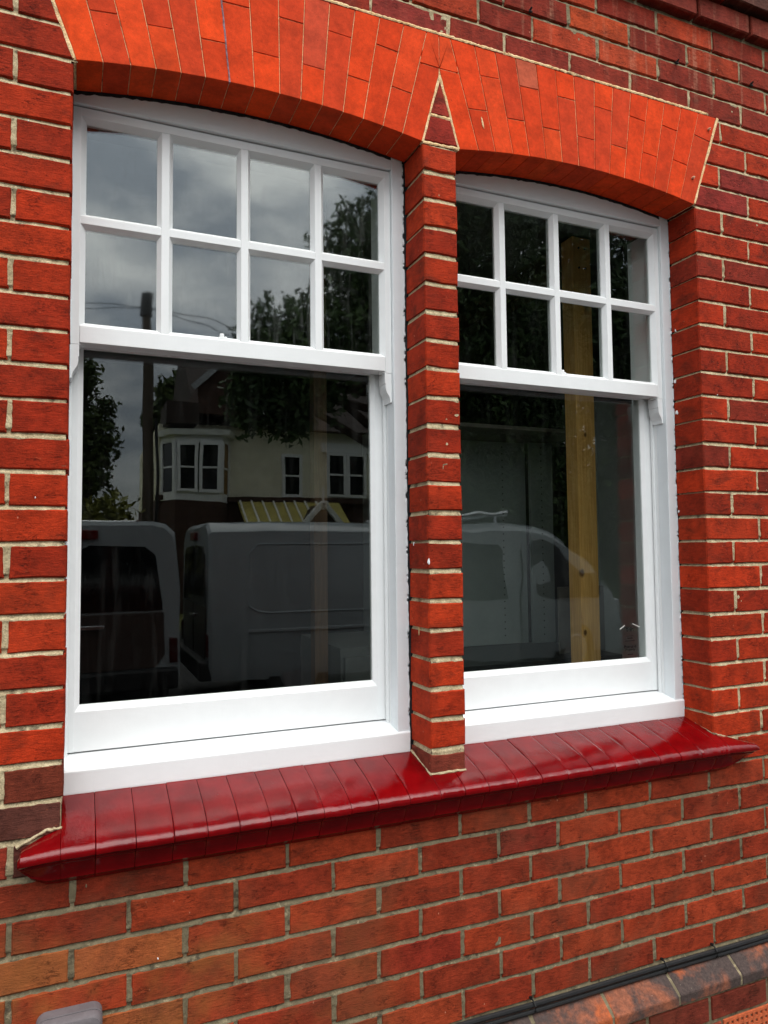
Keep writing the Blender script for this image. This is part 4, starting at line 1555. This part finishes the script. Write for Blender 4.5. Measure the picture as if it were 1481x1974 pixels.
tree('large dark street tree behind the side-on van', (5.6, -9.4, GZ), (5.2, -9.4, 5.2),
     [(2.62, -9, 3.55, .70, .7, 1.12), (3.4, -9, 3.65, 1.0, .9, 1.3), (4.5, -9.2, 5.0, 1.25, 1.2, 1.7), (5.6, -9.5, 4.4, 1.6, 1.5, 2.1), (6.4, -9.4, 6.4, 1.6, 1.4, 1.6),
      (2.45, -9, 2.85, .55, .5, .75), (2.5, -9, 2.9, .5, .5, .75), (3.1, -9, 2.75, .55, .5, .70), (3.1, -9, 2.8, .5, .5, .65), (2.8, -9, 3.4, .6, .5, .8), (3.5, -9, 3.2, .6, .5, .7),
      (7.4, -9.6, 4.0, 1.6, 1.4, 2.4), (6.2, -9.6, 2.0, 1.5, 1, 1.6), (8.2, -9.6, 1.6, 1.5, 1, 1.8)], 80000, .065, 4, M['leaf'])
tree('broad dark tree further along the road', (10.2, -12, GZ), (10.2, -12, 5.5),
     [(8.6, -12, 2.2, 2.4, 1.5, 2.4), (12, -12, 2, 2.8, 1.5, 2.4), (9.4, -12, 5, 2.4, 2, 3.0), (11.8, -12, 6, 2.6, 2, 3.4), (10.4, -12, 8.6, 2.2, 2, 2.0), (13.6, -12, 4.2, 2.2, 2, 3)], 50000, .10, 9, M['leaf'])
tree('thin dark tree beside the telegraph pole', (.05, -15, GZ), (.1, -15, 4.2),
     [(0, -15, 4.4, .55, .6, .7), (.35, -15, 3.0, .62, .6, .85), (-.4, -15, 3.6, .9, .8, 1.3), (.0, -15, 2.2, .8, .8, .7), (.55, -15, 3.75, .35, .4, .3)], 9000, .075, 5, M['leaf2'])
tree('small leafy tree rising behind the house roof', (3.2, -25, GZ), (3.2, -25, 6.2),
     [(3.3, -25, 6.2, 1.0, .9, .9), (3.9, -25, 6.9, .8, .8, .8), (2.6, -25, 5.4, .7, .7, .6)], 3000, .16, 6, M['leaf2'])
hedge = tag(empty('garden_bush', (.3, -13.4, GZ)), 'rounded olive green bush below the thin tree', 'bush')
link('foliage', crown_mesh('foliage', [(.2, 0, 1.6, 1.0, .8, 1.5), (-.9, 0, 1.5, 1.0, .8, 1.5), (1.0, -.2, 1.2, .5, .6, 1.2)], 7000, .10, 3, M['hedge']), hedge)
MB().tube([(0, 0, 0), (.1, 0, 1.2)], [.08, .04], 7).build('stem', M['bark'], hedge)

gh = tag(empty('garden_hedge', (10.5, -13.6, GZ)), 'tall dark clipped hedge right of the house', 'hedge')
lump = []
for x in np.linspace(-3.4, 5.5, 30):
    zt_h = 3.5 + .18 * math.sin(x * 2.1) + .1 * math.sin(x * 5.3)
    lump.append([(x, -.4, 0), (x, -.5, zt_h * .6), (x, -.35, zt_h), (x, .35, zt_h), (x, .5 + .05 * math.sin(x * 4), zt_h * .6), (x, .42, 0)])
MB().loft(lump).build('inner_growth', M['leaf'], gh)
link('foliage', crown_mesh('foliage', [(x, 0, 1.9, 1.1, .75, 1.95) for x in (-2.6, -1.2, .2, 1.6, 3.0, 4.4)], 16000, .09, 8, M['leaf']), gh)

# the house opposite
H = tag(empty('detached_house', (5, -20, GZ)), 'cream rendered house opposite with a bay window and dark gabled roof', 'house')
HO = Vector((-5, 20, -GZ))


def hp(mb, name, mat, par=H, bev=0):
    o = mb.build(name, mat, par, bev)
    if par is H: o.location = HO
    return o


hp(MB().box(2.0, 9.6, -25, -18, GZ, 2.0), 'lower_wall', M['darkbrick'])
hp(MB().box(2.0, 9.6, -25, -17.98, 2.0005, 4.0), 'upper_wall', M['render'])
hp(MB().box(1.9, 9.7, -18.0, -17.86, 1.93, 2.06), 'string_band', M['darkbrick'])
r_ = MB()
r_.loft([[(2.9, -17.6, 4.0), (3.0, -21.5, 7.2), (2.9, -25.4, 4.0)], [(10, -17.6, 4.0), (10, -21.5, 7.4), (10, -25.4, 4.0)]])
hp(r_, 'roof', M['rooftile'])
r_ = MB()
r_.loft([[(2.9, -17.3, 4.2), (2.9, -17.3, 4.9), (4.1, -17.3, 6.1), (6.0, -17.3, 4.2)], [(2.9, -20.5, 4.2), (2.9, -20.5, 4.9), (4.1, -20.5, 6.1), (6.0, -20.5, 4.2)]])
g_ = hp(r_, 'gable', M['darkbrick'])
hp(MB().obox((3.42, -17.2, 5.48), (.66, 0, .62), (0, .06, 0), (-.05, 0, .053)), 'bargeboard', M['rim'])
hp(MB().obox((5.1, -17.2, 5.2), (1.0, 0, -1.0), (0, .06, 0), (.05, 0, .05)), 'bargeboard', M['rim'])
hp(MB().box(2.9, 9.4, -24.5, -18.4, 3.9, 4.2), 'eaves', M['rooftile'])
# box dormer beside the gable
hp(MB().box(2.1, 2.9, -18.6, -17.2, 3.9, 4.45), 'dormer', M['rooftile'])
# canted bay
bay = MB()
bp = [(2.05, -17.98), (2.35, -17.35), (3.55, -17.35), (3.85, -17.98)]
ring = lambda z, k=0: [(x + (k if x > 3 else -k), y + (k if y > -17.9 else 0), z) for x, y in bp]
hp(MB().loft([ring(1.9), ring(2.12)]), 'bay_sill', M['housewhite'])
hp(MB().loft([ring(3.45), ring(3.619)]), 'bay_head', M['housewhite'])
hp(MB().loft([ring(3.62, .12), ring(3.76, .16)]), 'bay_cornice', M['housewhite'])
lowbay = MB()
lowbay.loft([ring(GZ), ring(1.9)])
hp(lowbay, 'bay_base', M['darkbrick'])


def house_window(x0, x1, y, z0, z1, blind=False):
    f = MB()
    f.box(x0, x0 + .08, y, y + .06, z0, z1); f.box(x1 - .08, x1, y, y + .06, z0, z1)
    f.box(x0 + .08, x1 - .08, y, y + .06, z1 - .08, z1); f.box(x0 + .08, x1 - .08, y, y + .06, z0, z0 + .08)
    zm = (z0 + z1) / 2
    f.box(x0 + .08, x1 - .08, y + .005, y + .055, zm - .025, zm + .025)
    w = hp(f, 'window', M['housewhite'])
    p = MB().box(x0 + .08, x1 - .08, y + .015, y + .022, z0 + .08, zm - .026)
    p.build('pane', M['housepane'], w)
    p = MB().box(x0 + .08, x1 - .08, y + .015, y + .022, zm + .026, z1 - .08)
    p.build('pane', M['blind' if blind else 'housepane'], w)


house_window(2.40, 2.94, -17.36, 2.121, 3.449)
house_window(2.98, 3.52, -17.36, 2.121, 3.449)
for (xa, ya), (xb, yb) in (((2.07, -17.96), (2.35, -17.36)), ((3.55, -17.36), (3.83, -17.96))):
    bw = MB()
    d = Vector((xb - xa, yb - ya, 0))
    n_ = Vector((-d.y, d.x, 0)).normalized()
    for s in (.06, .94):
        c = Vector((xa, ya, 2.785)) + d * s
        bw.obox(c, d.normalized() * .05, n_ * .04, (0, 0, .664))
    bw.obox(Vector((xa, ya, 2.785)) + d * .5, d * .42, n_ * .02, (0, 0, .025))
    pn = MB().obox(Vector((xa, ya, 2.785)) + d * .5, d * .44, n_ * .01, (0, 0, .66))
    hp(pn, 'bay_pane', M['blind' if xa > 3 else 'housepane'])
    hp(bw, 'bay_frame', M['housewhite'])
hp(MB().box(2.36, 3.54, -17.5, -17.45, 2.13, 3.44), 'bay_blackout', M['housepane'])
house_window(5.35, 5.95, -17.95, 2.07, 3.3)
house_window(6.65, 7.25, -17.90, 2.1, 3.4)
house_window(7.27, 7.87, -17.90, 2.1, 3.4)
house_window(4.35, 5.0, -17.28, 4.3, 5.1)
hp(MB().box(6.5, 8.0, -18.0, -17.88, 3.42, 3.7), 'window_hood', M['housewhite'])
# porch with ribbed yellow lean-to roof and a little gable
pr = MB()
pr.loft([[(4.1, -17.9, 1.95), (4.1, -16.7, 1.15), (4.1, -16.7, 1.09), (4.1, -17.9, 1.89)], [(7.0, -17.9, 1.95), (7.0, -16.7, 1.15), (7.0, -16.7, 1.09), (7.0, -17.9, 1.89)]])
po = hp(pr, 'porch_roof', M['porch'])
for x in np.arange(4.15, 6.9, .31):
    rb = MB().loft([[(x + dx, -17.9, 1.95 + dz) for dx, dz in ((-.02, 0), (.02, 0), (.02, .05), (-.02, .05))], [(x + dx, -16.69, 1.15 + dz) for dx, dz in ((-.02, 0), (.02, 0), (.02, .05), (-.02, .05))]])
    rb.build('roof_rib', M['housewhite'], po)
gp = MB()
gp.obox((5.72, -16.5, 1.43), (.36, 0, .40), (0, .06, 0), (-.05, 0, .045))
gp.obox((6.44, -16.5, 1.43), (.36, 0, -.40), (0, .06, 0), (.05, 0, .045))
gp.obox((6.08, -16.5, 1.95), (.025, 0, 0), (0, .03, 0), (0, 0, .3))
hp(gp, 'porch_gable', M['housewhite'])
hp(MB().loft([[(5.4, -16.56, 1.05), (6.08, -16.56, 1.8), (6.76, -16.56, 1.05)], [(5.4, -17.6, 1.05), (6.08, -17.6, 1.8), (6.76, -17.6, 1.05)]]), 'gable_roof', M['rooftile'])
hp(MB().box(4.3, 4.4, -16.9, -16.8, GZ, 1.08), 'porch_post', M['housewhite'])
hp(MB().box(6.7, 6.8, -16.9, -16.8, GZ, 1.08), 'porch_post', M['housewhite'])
print('bricks as parts', COUNT)
